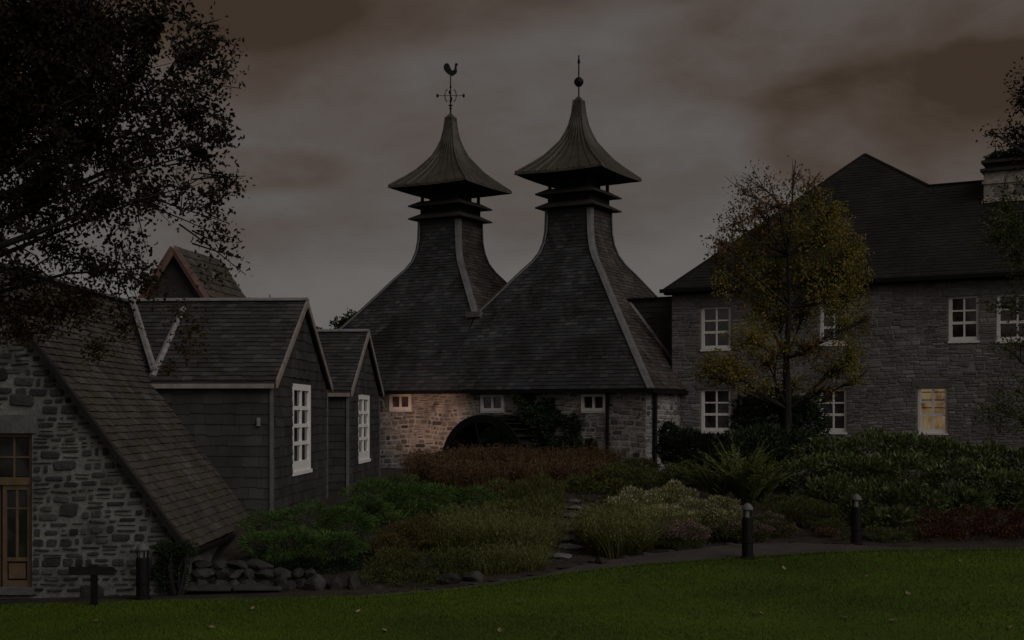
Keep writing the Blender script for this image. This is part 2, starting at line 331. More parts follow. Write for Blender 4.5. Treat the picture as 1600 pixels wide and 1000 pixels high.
def stonework(parent, Mw, poly, ops, ch, cw, depth, mat, limit=300, gap=.02, shown=lambda x, z: 1, name='stone', big=0, bs=(.35, .6), bh=(.22, .38), wav=.015):
    bigs = []; xs_ = [q[0] for q in poly]; zs_ = [q[1] for q in poly]; ph = random.uniform(0, 6)
    items = []
    for _ in range(big * 12):
        if len(bigs) >= big: break
        w_, h = random.uniform(*bs), random.uniform(*bh); x = random.uniform(min(xs_), max(xs_) - w_); z = random.uniform(min(zs_), max(zs_) - h)
        s0, s1 = span(poly, z), span(poly, z + h)
        if not s0 or not s1 or x < max(s0[0], s1[0]) or x + w_ > min(s0[1], s1[1]): continue
        if any(x < o_[1] + .03 and x + w_ > o_[0] - .03 and z < o_[3] + .03 and z + h > o_[2] - .03 for o_ in list(ops) + bigs): continue
        bigs.append((x, x + w_, z, z + h))
        items.append((Mw @ Matrix.Translation((x + w_ / 2, 0, z + h / 2)) @ Matrix.Rotation(random.uniform(-.12, .12), 4, 'Y') @ Matrix.Diagonal((w_ - gap, depth * 1.3, h - gap, 1)), w_ * h * shown(x, z)))
    z = min(q[1] for q in poly); zt = max(q[1] for q in poly)
    while z < zt - .03:
        h = random.uniform(*ch); zz = min(z + h, zt); s0, s1 = span(poly, z + .004), span(poly, zz - .004)
        if s0 and s1:
            iv = (max(s0[0], s1[0]), min(s0[1], s1[1]))
            if iv[1] - iv[0] > .06:
                for a, b in cut(iv, ops, z, zz):
                    x = a
                    while x < b - .03:
                        w_ = min(random.uniform(*cw), b - x); 
                        if b - x - w_ < cw[0] * .6: w_ = b - x
                        if w_ > .05 and not any(x + w_ / 2 > o_[0] - .02 and x + w_ / 2 < o_[1] + .02 and (z + zz) / 2 > o_[2] - .02 and (z + zz) / 2 < o_[3] + .02 for o_ in bigs):
                            hs = (zz - z)
                            if random.random() < .22 and hs > .1:   # two thin stones stacked
                                f = random.uniform(.4, .6)
                                parts = [(z, z + hs * f), (z + hs * f, zz)]
                            else: parts = [(z, zz)]
                            for (p0, p1) in parts:
                                m_ = Mw @ Matrix.Translation((x + w_ / 2, 0, (p0 + p1) / 2 + wav * math.sin((x + w_ / 2) * 2.3 + ph) * (1 if z > .3 else 0) + random.uniform(-.008, .008))) @ Matrix.Rotation(random.uniform(-.07, .07), 4, 'Y') @ Matrix.Diagonal((w_ - gap * random.uniform(.6, 1.6), depth * random.uniform(.5, 1.3), (p1 - p0) - gap * random.uniform(.6, 1.5), 1))
                                items.append((m_, w_ * (p1 - p0) * shown(x, z)))
                        x += w_
        z = zz
    place(parent, 'stone', name, mat, items, limit)
def slating(parent, Mw, poly, ops, course, wd, th, mat, limit=300, name='slate', shown=lambda x, z: 1, build=True):
    z = min(q[1] for q in poly); zt = max(q[1] for q in poly); items = []; k = 0
    n = max(1, round((zt - z) / course)); course = (zt - z) / n
    for r_ in range(n):
        zz = z + course; s0, s1 = span(poly, z + .004), span(poly, zz - .004)
        if s0 and s1:
            iv = (max(s0[0], s1[0]) - .0, min(s0[1], s1[1]) + .0)
            if iv[1] - iv[0] > .04:
                for a, b in cut(iv, ops, z, zz):
                    x = math.floor(a / wd) * wd + (random.uniform(0, wd)) - wd
                    while x < b:
                        x1 = x + wd * random.uniform(.72, 1.3); xa, xb = max(x, a), min(x1, b)
                        if xb - xa > .03:
                            m_ = Mw @ Matrix.Translation(((xa + xb) / 2, -.006, z + random.gauss(0, .035) * course)) @ Matrix.Rotation(random.gauss(0, .006), 4, 'Y') @ Matrix.Diagonal((xb - xa - .004, th * random.uniform(.8, 1.25), course, 1))
                            items.append((m_, (xb - xa) * shown(x, z)))
                        x = x1
        z = zz
    if not build: return items
    place(parent, 'slate', name, mat, items, limit)
def backing(mb, Mw, poly, ops=()):
    zs = sorted({round(q[1], 4) for q in poly} | {round(q, 4) for o_ in ops for q in o_[2:4]})
    zs = [q for q in zs if min(p[1] for p in poly) <= q <= max(p[1] for p in poly)]
    for z0, z1 in zip(zs, zs[1:]):
        if z1 - z0 < 1e-3: continue
        s0, s1 = span(poly, z0 + 1e-4), span(poly, z1 - 1e-4)
        if not s0 or not s1: continue
        hit_ = sorted([o_ for o_ in ops if o_[2] < z1 - 1e-3 and o_[3] > z0 + 1e-3])
        e0, e1 = s0[0], s1[0]
        for o_ in hit_:
            mb.add([Mw @ Vector(q) for q in ((e0, 0, z0), (o_[0], 0, z0), (o_[0], 0, z1), (e1, 0, z1))], [(0, 1, 2, 3)]); e0 = e1 = o_[1]
        mb.add([Mw @ Vector(q) for q in ((e0, 0, z0), (s0[1], 0, z0), (s1[1], 0, z1), (e1, 0, z1))], [(0, 1, 2, 3)])
def reveals(mb, Mw, op, d=.16):
    a, b, c, e = op
    for q in (((a, 0, c), (a, 0, e), (a, d, e), (a, d, c)), ((b, 0, e), (b, 0, c), (b, d, c), (b, d, e)), ((a, 0, e), (b, 0, e), (b, d, e), (a, d, e)), ((b, 0, c), (a, 0, c), (a, d, c), (b, d, c)), ((a, d, c), (b, d, c), (b, d, e), (a, d, e))):
        mb.add([Mw @ Vector(p) for p in q], [(0, 1, 2, 3)])
def window(parent, Mw, op, rows, cols=2, rec=.07, ft=.075, bar=.035, mat=None, gl=None, rail_after=None, sill=.0, label=None, lit=False, proud=0.0):
    """sash window part with its panes and sill as sub-parts. rows = relative heights bottom to top"""
    a, b, c, d = op; mat = mat or M['white']; gl = gl or M['glass']; mb = MB(); y0, y1 = rec - .03 - proud, rec + .05
    mb.box(a, a + ft, y0, y1, c, d, Mw).box(b - ft, b, y0, y1, c, d, Mw)
    mb.box(a + ft, b - ft, y0 + .002, y1, d - ft * .8, d, Mw).box(a + ft, b - ft, y0 + .002, y1, c, c + ft * 1.25, Mw)
    ix0, ix1, iz0, iz1 = a + ft, b - ft, c + ft * 1.25, d - ft * .8; tot = sum(rows); z = iz0; cells = []
    for i, r_ in enumerate(rows):
        z1 = z + (iz1 - iz0) * r_ / tot
        cells.append((z, z1))
        if i < len(rows) - 1:
            t = .085 if rail_after == i else bar
            mb.box(ix0, ix1, y0 + .012, y1 - .01, z1 - t / 2, z1 + t / 2, Mw)
        z = z1
    for k in range(1, cols):
        x = ix0 + (ix1 - ix0) * k / cols; mb.box(x - bar / 2, x + bar / 2, y0 + .008, y1 - .012, iz0, iz1, Mw)
    wn = mb.build('window', mat, parent)
    if label: wn['label'] = label
    for (z0, z1) in cells:
        for k in range(cols):
            xa, xb = ix0 + (ix1 - ix0) * k / cols, ix0 + (ix1 - ix0) * (k + 1) / cols
            p = MB().box(xa + .012, xb - .012, y1 - .03, y1 - .02, z0 + .012, z1 - .012, Mw).build('pane', gl, wn)
    if sill: MB().box(a - .015, b + .015, -.045, rec + .02, c - sill, c - .003, Mw).build('sill', mat if not lit else M['white'], wn)
    return wn
print('helpers ok')

# ------------------------------------------------------------------ ground
def lawn_pt(px, py):
    Y = CAMZ * FPX / ((py - HOR) + .03 * (px - 800)); return ((px - 800) / FPX * Y, Y)
LE = [lawn_pt(*q) for q in ((-250, 955), (0, 946), (300, 938), (560, 932), (700, 922), (780, 912), (900, 893), (1000, 882), (1168, 870), (1300, 862), (1400, 859), (1600, 857), (1900, 856))]
PO = [lawn_pt(*q) for q in ((560, 931), (700, 920), (780, 908), (850, 898), (900, 884), (1000, 868), (1080, 858), (1150, 850), (1250, 848), (1340, 852), (1420, 856), (1600, 856))]
LEx, LEy = [q[0] for q in LE], [q[1] for q in LE]; POx, POy = [q[0] for q in PO], [q[1] for q in PO]
yedge = lambda x: float(np.interp(x, LEx, LEy)); ypath = lambda x: max(yedge(x) + .01, float(np.interp(x, POx, POy))) if POx[0] < x < POx[-1] else yedge(x) + .01
def sm(t): t = min(1, max(0, t)); return t * t * (3 - 2 * t)
def ground(x, y):
    z0 = .03 * max(-14, min(14, x)); e = ypath(x) + .15 + 1.05 * sm((-x - 2) / 2.5)
    wd = 3.2 + 8.3 * sm((x + 5) / 5)
    if y > 60: return .66
    return z0 + (.66 - z0) * sm((y - e) / wd)
def hit(px, py):
    y = 14.0
    while y < 70:
        p = at(px, py, y)
        if p.z <= ground(p.x, y): return p
        y += .05
    return at(px, py, 45)
xs = np.unique(np.concatenate([np.linspace(-16, 16, 110), np.array([-900, -400, -150, -60, -30, 30, 60, 150, 400, 900])]))
ys = np.unique(np.concatenate([np.linspace(15, 52, 130), np.array([-300, -60, -20, 0, 8, 60, 80, 150, 400, 1200])]))
V = [(x, y, ground(x, y) - (.05 if y < ypath(x) + .1 else 0) + (random.uniform(-.02, .02) if y > yedge(x) + 1 else 0)) for y in ys for x in xs]
nx = len(xs); F = [(j * nx + i, j * nx + i + 1, (j + 1) * nx + i + 1, (j + 1) * nx + i) for j in range(len(ys) - 1) for i in range(nx - 1)]
me = fast_mesh('ground', V, F, True); me.materials.append(M['soil']); tag(link('ground', me), kind='structure')
xs = np.linspace(-16, 22, 150); ts = np.linspace(0, 1, 40); V = []
for t in ts:
    for x in xs:
        ye = yedge(x) + .03 * math.sin(x * 9) + .02 * math.sin(x * 23); y = -25 + (ye + 25) * t ** .6; V.append((x, y, .03 * max(-14, min(14, x)) + .03 * min(1, (1 - t) * 30) - .02 + .015 * math.sin(x * 1.3 + y) * (1 - t)))
nx = len(xs); F = [(j * nx + i, j * nx + i + 1, (j + 1) * nx + i + 1, (j + 1) * nx + i) for j in range(39) for i in range(nx - 1)]
me = fast_mesh('lawn', V, F, True); me.materials.append(M['lawn']); tag(link('lawn', me), kind='structure')
n = 170000; gx = rng.uniform(-8.5, 10, n); ye = np.interp(gx, LEx, LEy); gy = 14.2 + (ye + .02 - 14.2) * rng.random(n) ** .9
gz = .03 * gx + .005; hh = rng.uniform(.018, .042, n); a = rng.uniform(0, 6.28, n); wv = .004 + .004 * rng.random(n)
B0 = np.stack([gx + np.cos(a) * wv, gy + np.sin(a) * wv, gz], 1); B1 = np.stack([gx - np.cos(a) * wv, gy - np.sin(a) * wv, gz], 1)
T = np.stack([gx + rng.normal(0, .012, n), gy + rng.normal(0, .012, n), gz + hh], 1)
me = fast_mesh('grass', np.stack([B0, B1, T], 1).reshape(-1, 3), np.arange(3 * n).reshape(-1, 3)); me.materials.append(M['blade'])
tag(link('grass', me), 'short mown green lawn grass in front of the garden', 'grass', kind='stuff')
# tarmac path with an edging of small stones
xs = np.linspace(POx[0], POx[-1], 120); V = []
for x in xs:
    a_, b_ = yedge(x) - .12, ypath(x)
    for t in (0, .5, 1): V.append((x, a_ + (b_ - a_) * t, .03 * x + .004 + (.012 if t == .5 else 0)))
F = [(3 * i + k, 3 * i + 3 + k, 3 * i + 4 + k, 3 * i + 1 + k) for i in range(119) for k in (0, 1)]
me = fast_mesh('path', V, F, True); me.materials.append(M['path']); path = tag(link('path', me), kind='structure')
def boulder(r_, seed, flat=1.0):
    rr = random.Random(seed); import bmesh
    bm = bmesh.new(); bmesh.ops.create_icosphere(bm, subdivisions=2, radius=1)
    ax = [Vector((rr.uniform(-1, 1), rr.uniform(-1, 1), rr.uniform(-1, 1))).normalized() for _ in range(9)]; cc = [rr.uniform(.55, .85) for _ in ax]
    for v in bm.verts:
        for a_, c_ in zip(ax, cc):
            d = v.co.dot(a_)
            if d > c_: v.co -= a_ * (d - c_)
        v.co += Vector((rr.uniform(-.03, .03) for _ in range(3)))
        v.co.z *= flat
    me = bpy.data.meshes.new('rock'); bm.to_mesh(me); bm.free(); me.materials.append(M['rock']); return me
ROCKS = [boulder(1, 50 + i) for i in range(6)]
x = POx[0] + .6; k = 0
while x < 6.6:
    l_ = random.uniform(.18, .42); y = ypath(x) + .04
    o = link('kerb_stone', ROCKS[k % 6], path, Matrix.Translation((x, y, .03 * x + .01)) @ Matrix.Rotation(random.uniform(-.2, .2), 4, 'Z') @ Matrix.Diagonal((l_ * .5, .05, random.uniform(.02, .035), 1))); k += 1; x += l_ + random.uniform(.0, .25)
# stone steps climbing between the beds
st = thing('garden_steps', 'rough pale stone steps climbing between the grassy shrubs', 'steps', hit(888, 850))
for i, (px, py, wpx) in enumerate(((868, 872, 50), (892, 858, 40), (884, 845, 34), (890, 832, 32), (888, 820, 30), (893, 808, 30), (896, 796, 28), (898, 785, 24))):
    p = hit(px, py); wd = wpx / FPX * p.y; q = p - st.location
    o = link('step', ROCKS[(i + 2) % 6], st, Matrix.Translation(q + Vector((0, 0, .04))) @ Matrix.Rotation(random.uniform(-.3, .3), 4, 'Z') @ Matrix.Diagonal((wd * .6, .28, .07, 1)))
    o.data = ROCKS[(i + 2) % 6].copy(); o.data.materials[0] = M['slab']
n = 0
for (px, py) in ((1093, 968), (1318, 970), (975, 912), (1085, 913), (1418, 932), (870, 905), (810, 945), (1180, 965), (1253, 918), (560, 960), (330, 985), (395, 955), (780, 990), (1580, 985), (1500, 880), (1036, 905), (690, 968), (150, 975), (1352, 905), (1550, 920), (1188, 963), (905, 983), (1395, 975), (600, 990), (1225, 892)):
    X, Y = lawn_pt(px, py); me = MB().add([(0, -.06, .02), (.035, 0, .01), (0, .07, .03), (-.035, .01, .035), (0, .0, .0)], [(0, 1, 4), (1, 2, 4), (2, 3, 4), (3, 0, 4)])
    o = me.build('fallen_leaf', M['fallen']); o.location = (X, Y, .03 * X + .03); o.rotation_euler = (random.uniform(-.5, .5), random.uniform(-.4, .4), random.uniform(0, 6)); o.scale = (random.uniform(.7, 1.2),) * 3
    tag(o, 'small pale fallen leaf lying on the mown lawn', 'leaf', 'fallen leaves scattered on the lawn')
print('ground ok')

# ------------------------------------------------------------------ kiln building with two pagoda roofs
TH = R(-29)
kb = thing('kiln_building', 'stone malt kiln building with twin slate pagoda roofs and weathervanes', 'building', (2.55, 48.87, 0), TH)
PROF = [(5.12, 3.5), (4.7, 4.02), (3.7, 5.3), (2.83, 6.41), (2.03, 7.48), (1.62, 8.03), (1.32, 8.4), (1.12, 8.75), (1.0, 9.15), (.94, 9.6), (.92, 10.35)]
HALF = 2.875
for kx, side, cut_x, lab in ((0, 1, -HALF, 'right pagoda roof'), (-5.75, -1, HALF, 'left pagoda roof')):
    mb = MB()
    def clipx(a0, a1): return (max(a0, cut_x), a1) if side > 0 else (a0, min(a1, cut_x))
    for (w0, z0), (w1, z1) in zip(PROF, PROF[1:]):
        for sy in (-1, 1):
            (a0, b0), (a1, b1) = clipx(-w0, w0), clipx(-w1, w1)
            if b1 <= a1: continue
            if side > 0 and a1 == cut_x and w1 < HALF: a1 = -w1
            mb.add([(kx + a0, sy * w0, z0), (kx + b0, sy * w0, z0), (kx + b1, sy * w1, z1), (kx + a1, sy * w1, z1)], [(0, 1, 2, 3)])
        for sx in (-1, 1):
            if sx != side and w0 > HALF + .01:
                continue
            mb.add([(kx + sx * w0, -w0, z0), (kx + sx * w0, w0, z0), (kx + sx * w1, w1, z1), (kx + sx * w1, -w1, z1)], [(0, 1, 2, 3)])
    roof = mb.build('pagoda_roof', M['slate'], kb); roof['label'] = lab
    items = []; itw = []
    for (w0, z0), (w1, z1) in zip(PROF, PROF[1:]):
        Ls = math.hypot(w0 - w1, z1 - z0)
        poly = [(-w0, 0), (w0, 0), (w1, Ls), (-w1, Ls)]
        if side > 0 and w0 > HALF: poly = [(max(-w0, cut_x), 0), (w0, 0), (w1, Ls), (max(-w1, cut_x), Ls)]
        if side < 0 and w0 > HALF: poly = [(-w0, 0), (min(w0, cut_x), 0), (min(w1, cut_x), Ls), (-w1, Ls)]
        items += slating(roof, wallM((kx, -w0, z0), (1, 0, 0), (0, w0 - w1, z1 - z0)), poly, (), .16, .25, .026, M['slate'], build=False)
        if side > 0 or w0 <= HALF + .01:
            itw += slating(roof, wallM((kx + w0, 0, z0), (0, 1, 0), (-(w0 - w1), 0, z1 - z0)), [(-w0, 0), (w0, 0), (w1, Ls), (-w1, Ls)], (), .16, .25, .026, M['slate'], build=False)
    place(roof, 'slate', 'slate', M['slate'], items, 0, 'slate_courses'); place(roof, 'slate', 'slate', M['slate_warm'], itw, 0, 'lichened_slate_courses')
    pr = [q for q in PROF]
    for sx, sy in ((1, -1), (-1, -1), (1, 1), (-1, 1)):
        pts = [(kx + sx * w_, sy * w_, z_) for w_, z_ in pr if (sx == side or w_ <= HALF + .01)]
        if sx != side: pts = [(kx + sx * HALF, sy * HALF, 6.35)] + pts
        MB().strip(pts, (sx, sy, .9), .27, .05).build('hip_flashing', M['lead'], roof)
    if side > 0: MB().box(-HALF - .32, -HALF + .3, -HALF - .2, -HALF + .12, 6.26, 6.46).build('lead_saddle', M['lead'], roof)
    # louvred lantern and the swept metal cap
    lan = MB().box(kx - .88, kx + .88, -.88, .88, 10.3, 11.02).build('lantern', M['dark'], kb)
    for zb in (10.42, 10.93):
        a_, b_ = 1.24, .9
        MB().add([(kx + s * a_, t * a_, zb) for s, t in ((-1, -1), (1, -1), (1, 1), (-1, 1))] + [(kx + s * b_, t * b_, zb + .24) for s, t in ((-1, -1), (1, -1), (1, 1), (-1, 1))] + [(kx + s * a_, t * a_, zb + .05) for s, t in ((-1, -1), (1, -1), (1, 1), (-1, 1))],
                 [(0, 3, 2, 1), (4, 5, 6, 7)] + [q for i in range(4) for q in ((i, (i + 1) % 4, 8 + (i + 1) % 4, 8 + i), (8 + i, 8 + (i + 1) % 4, 4 + (i + 1) % 4, 4 + i))]).build('louvre', M['louvre'], lan)
    for s, t in ((-1, -1), (1, -1), (1, 1), (-1, 1)):
        MB().box(kx + s * .82 - .05, kx + s * .82 + .05, t * .82 - .05, t * .82 + .05, 10.9, 11.75).build('post', M['dark'], lan)
    MB().box(kx - .62, kx + .62, -.62, .62, 11.0, 11.72).build('inner_vent', M['dark'], lan)
    CP = [(1.80, 11.62), (1.78, 11.72), (1.6, 11.87), (1.3, 12.13), (1.0, 12.42), (.74, 12.75), (.53, 13.05), (.38, 13.38), (.27, 13.72), (.2, 14.1), (.165, 14.45), (.15, 14.62), (.03, 14.78)]
    mb = MB(); sag = [0.0] * len(CP)
    def cpt(sx_, sy_, f, i):      # point on the cap: f across the side, i along the profile; eaves dip slightly in the middle
        w_, z_ = CP[i]; z_ += .05 * (f * f) * max(0, (w_ - 1.0)) 
        return (kx + (f * w_ if sx_ == 0 else sx_ * w_), (f * w_ if sy_ == 0 else sy_ * w_), z_)
    fr = [-1, -.5, 0, .5, 1]
    for sx_, sy_ in ((0, -1), (1, 0), (0, 1), (-1, 0)):
        vs = [cpt(sx_, sy_, f, i) for i in range(len(CP)) for f in fr]
        mb.add(vs, [(i * 5 + k, i * 5 + k + 1, i * 5 + 6 + k, i * 5 + 5 + k) for i in range(len(CP) - 1) for k in range(4)])
    cap = mb.build('pagoda_cap', M['cap'], kb)
    # dark soffit rising inward
    MB().add([(kx + s * 1.77, t * 1.77, 11.64) for s, t in ((-1, -1), (1, -1), (1, 1), (-1, 1))] + [(kx + s * .6, t * .6, 11.6) for s, t in ((-1, -1), (1, -1), (1, 1), (-1, 1))], [(i, (i + 1) % 4, 4 + (i + 1) % 4, 4 + i) for i in range(4)] + [(4, 5, 6, 7)]).build('soffit', M['dark'], cap)
    for sx_, sy_ in ((0, -1), (1, 0)):
        for f in (-.78, -.52, -.26, 0, .26, .52, .78):
            pts = [Vector(cpt(sx_, sy_, f, i)) for i in range(1, len(CP) - 2)]
            MB().tube(pts, .042, 4).build('standing_seam', M['cap'], cap)
    for sx_, sy_ in ((1, -1), (-1, -1), (1, 1), (-1, 1)):
        MB().tube([(kx + sx_ * w_, sy_ * w_, z_ + .05 * max(0, w_ - 1)) for w_, z_ in CP[:-1]], [.05] * 6 + [.04] * (len(CP) - 7), 5).build('hip_roll', M['cap'], cap)
    if side > 0:
        fn = MB().tube([(kx, 0, 14.7), (kx, 0, 16.35)], .03, 6).build('finial', M['iron'], cap)
        MB().lathe((kx, 0, 15.33), [(.01, -.19), (.1, -.16), (.17, -.07), (.185, 0), (.17, .08), (.1, .16), (.01, .19)], 14).build('ball', M['iron'], cap, smooth=True)
        MB().lathe((kx, 0, 16.1), [(.015, -.12), (.055, -.02), (.045, .06), (.01, .2)], 8).build('spear_tip', M['iron'], cap)
    else:
        rod = MB().tube([(kx, 0, 14.6), (kx, 0, 14.9), (kx, 0, 16.35)], [.04, .035, .025], 6).build('weathervane_rod', M['iron'], cap)
        for z_, r_ in ((14.98, .07), (15.1, .1), (15.28, .06), (15.85, .05)):
            MB().lathe((kx, 0, z_), [(.02, -.05), (r_, 0), (.02, .05)], 10).build('collar', M['iron'], cap)
        for q in range(4):
            a = q * math.pi / 2 + .5; dx, dy = math.cos(a), math.sin(a)
            mb = MB().tube([(kx, 0, 15.5), (kx + dx * .5, dy * .5, 15.5)], .012, 4)
            mb.tube([(kx + dx * (.1 + .13 * math.sin(t)), dy * (.1 + .13 * math.sin(t)), 15.5 + .26 * math.cos(t)) for t in np.linspace(.2, 2.9, 9)], .018, 4)
            mb.lathe((kx + dx * .53, dy * .53, 15.5), [(.01, -.08), (.055, -.04), (.055, .04), (.01, .08)], 6)
            mb.build('direction_arm', M['iron'], cap)
        S = .47; cock = [(-.62, .75), (-.50, .98), (-.30, 1.05), (-.12, .92), (-.02, .66), (.08, .45), (.2, .40), (.32, .5), (.36, .75), (.38, .95), (.47, 1.06), (.6, 1.0), (.66, .9), (.56, .85), (.53, .65), (.58, .35), (.5, .15), (.3, .03), (.12, -.1), (.05, .0), (-.2, .08), (-.42, .28), (-.58, .5)]
        Mr = Matrix.Translation((kx, 0, 16.32)) @ Matrix.Rotation(R(29), 4, 'Z')
        MB().prism([(x_ * S * .98, z_ * S) for x_, z_ in cock], -.025, .025, Mr).build('rooster', M['iron'], cap)
# walls
WY, WX0, WX1 = -4.86, -10.75, 4.86
def pxop(o, x0, y0, x1, y1, y=None, x=None):
    a = on_wall(x0, y1, o, y=y, x=x); b = on_wall(x1, y0, o, y=y, x=x)
    return (a.x, b.x, a.z, b.z) if y is not None else (a.y, b.y, a.z, b.z)
kops = [pxop(kb, 610, 616, 643, 641, y=WY), pxop(kb, 752, 617, 788, 643, y=WY), pxop(kb, 909, 616, 947, 643, y=WY)]
Mf = wallM((0, WY, 0), (1, 0, 0), (0, 0, 1)); Mr_ = wallM((WX1, 0, 0), (0, 1, 0), (0, 0, 1))
mb = MB(); fp = [(WX0, -.2), (WX1, -.2), (WX1, 3.52), (WX0, 3.52)]; backing(mb, Mf, fp, kops)
for q in kops: reveals(mb, Mf, q)
backing(mb, Mr_, [(WY, -.2), (4.86, -.2), (4.86, 3.52), (WY, 3.52)])
mb.add([(WX0, WY, -.2), (WX0, 4.86, -.2), (WX0, 4.86, 3.52), (WX0, WY, 3.52), (WX1, 4.86, -.2), (WX1, 4.86, 3.52)], [(0, 3, 2, 1), (1, 2, 5, 4)])
wall = mb.build('wall', M['mortar'], kb)
stonework(wall, Mf, fp[:], kops, (.08, .2), (.1, .5), .022, M['stone'], 300, .05, lambda x, z: (1 if z > .8 else .01) * (1 if x > -10.4 else .1), big=30, bs=(.24, .5), bh=(.16, .3), wav=.045)
stonework(wall, Mr_, [(WY, -.2), (2, -.2), (2, 3.52), (WY, 3.52)], (), (.1, .2), (.16, .5), .03, M['stone'], 0, .028)
for q, lab, g in zip(kops, ('small two-pane window with reddish lamp glow tinted into its glass', None, None), (M['glass_glow'], None, None)):
    window(kb, Mf, q, [1], 2, rec=.0, ft=.095, bar=.065, proud=.035, gl=g, sill=.05, label=lab)
MB().box(WX0 - .15, 5.12, -5.2, -5.07, 3.38, 3.5).build('gutter', M['iron'], kb)
MB().box(5.1, 5.2, -5.1, 1.6, 3.36, 3.47).build('gutter', M['iron'], kb)
MB().box(WX0 - .1, 5.0, -5.07, -4.8, 3.42, 3.495).build('eaves_soffit', M['dark'], kb)
MB().box(4.8, 5.09, -4.8, 4.8, 3.42, 3.496).build('eaves_soffit', M['dark'], kb)
for px in (951,):
    p = on_wall(px, 700, kb, y=WY); MB().tube([(p.x, -5.12, 3.45), (p.x, -4.95, 3.25), (p.x, -4.95, .2)], .06, 8).build('downpipe', M['iron'], kb)
MB().tube([(4.98, -4.4, 3.4), (4.96, -4.4, .2)], .07, 8).build('downpipe', M['iron'], kb)
p, q = on_wall(738, 616, kb, y=WY), on_wall(798, 604, kb, y=WY); MB().box(p.x, q.x, WY - .16, WY - .035, p.z + .02, q.z).build('shade_board', M['dark'], kb)
pl = on_wall(598, 609, kb, y=WY)
MB().tube([(pl.x - .25, -5.12, 3.4), (pl.x - .15, -5.08, 3.25), (pl.x + .1, -5.0, 3.15), (pl.x + .12, -4.95, 2.9)], .055, 8).build('gutter_outlet', M['lead_light'], kb)
# link block between kilns and the stone building
lk = thing('link_block', 'narrow dark slate link block with lead flashing between kiln and stone building', 'building', (2.55, 48.87, 0), TH)
MB().box(1.2, 4.55, -1.15, 3.0, 3.0, 6.78).build('wall', M['slate_hung'], lk)
slating(lk, wallM((0, -1.15, 0), (1, 0, 0), (0, 0, 1)), [(1.6, 4.0), (4.55, 4.0), (4.55, 6.7), (1.6, 6.7)], (), .2, .3, .02, M['slate_hung'], 0)
MB().box(1.1, 4.56, -1.25, 3.1, 6.785, 6.86).build('coping', M['iron'], lk)
MB().strip([(2.62, -1.2, 6.68), (3.6, -1.22, 5.42), (4.45, -1.24, 4.32)], (.5, -1, .5), .22, .06).build('lead_flashing', M['lead_light'], lk)
print('kiln ok')

# ------------------------------------------------------------------ stone building on the right
sb = thing('stone_building', 'two-storey grey stone building with hipped slate roof and white sash windows', 'building', (6.04, 44.75, 0), TH)
X0, X1, EZ = -.48, 17.0, 7.05
def bop(*q): return pxop(sb, *q, y=0)
bops = [bop(1095, 478, 1142, 546), bop(1281, 472, 1324, 538), bop(1482, 461, 1530, 533), bop(1557, 457, 1622, 533), bop(1095, 607, 1142, 674), bop(1280, 607, 1323, 675), bop(1433, 604, 1481, 677)]
mb = MB(); Mb = wallM((0, 0, 0), (1, 0, 0), (0, 0, 1)); bp = [(X0, 0), (X1, 0), (X1, EZ), (X0, EZ)]; backing(mb, Mb, bp, bops)
for q in bops[:-1]: reveals(mb, Mb, q)
mb.add([(X0, 0, 0), (X0, 9, 0), (X0, 9, EZ), (X0, 0, EZ), (X1, 0, 0), (X1, 9, 0), (X1, 9, EZ), (X1, 0, EZ)], [(0, 3, 2, 1), (4, 5, 6, 7), (1, 2, 6, 5)])
bw = mb.build('wall', M['mortar_far'], sb)
stonework(bw, Mb, bp, bops, (.08, .165), (.16, .52), .02, M['stone_far'], 300, .022, lambda x, z: (.01 if z < 1.3 or x > 12 else 1) * (2 if x > 5.5 else 1), big=24, bs=(.3, .55), bh=(.15, .24), wav=.03)
# lintels and the windows
labs = ['white sash window left above the bushes', 'white sash window behind the tree crown', None, None, 'white sash window half hidden by evergreen', None, 'lamplit sash window glowing orange']
for i, (q, lb) in enumerate(zip(bops, labs)):
    window(sb, Mb, q, [1.15, 1, 1], 2, rec=.1, ft=.1, bar=.05, gl=M['clear'] if i == 6 else None, rail_after=0, sill=.07 if i != 6 else .05, label=lb)
    MB().box(q[0] - .15, q[1] + .15, -.035, .0, q[3] + .004, q[3] + .2).build('lintel', M['lintel'], sb)
q = bops[6]; mb = MB(); mb.box(q[0] - .02, q[1] + .02, .17, .9, q[2] - .3, q[3] + .3); rm = mb.build('lit_room', M['dark'], sb)
del_ = rm.data  # open-front box: keep all but the front face
import bmesh
bm = bmesh.new(); bm.from_mesh(del_); bm.faces.ensure_lookup_table(); bmesh.ops.delete(bm, geom=[f for f in bm.faces if all(v.co.y < .18 for v in f.verts)], context='FACES'); bm.to_mesh(del_); bm.free()
mb = MB(); n = 30; xx = np.linspace(q[0], q[1], n)
for i in range(n - 1):
    ya, yb = .32 + .03 * math.sin(i * 1.9), .32 + .03 * math.sin((i + 1) * 1.9)
    mb.add([(xx[i], ya, q[2] - .1), (xx[i + 1], yb, q[2] - .1), (xx[i + 1], yb, q[3] + .1), (xx[i], ya, q[3] + .1)], [(0, 1, 2, 3)])
mb.build('curtain', M['litroom'], rm)
for z_ in (.55, .8, 1.05, 1.3): MB().box(q[0] + .1, q[1] - .1, .24, .27, q[2] + z_, q[2] + z_ + .03).build('blind_slat', M['dark'], rm)
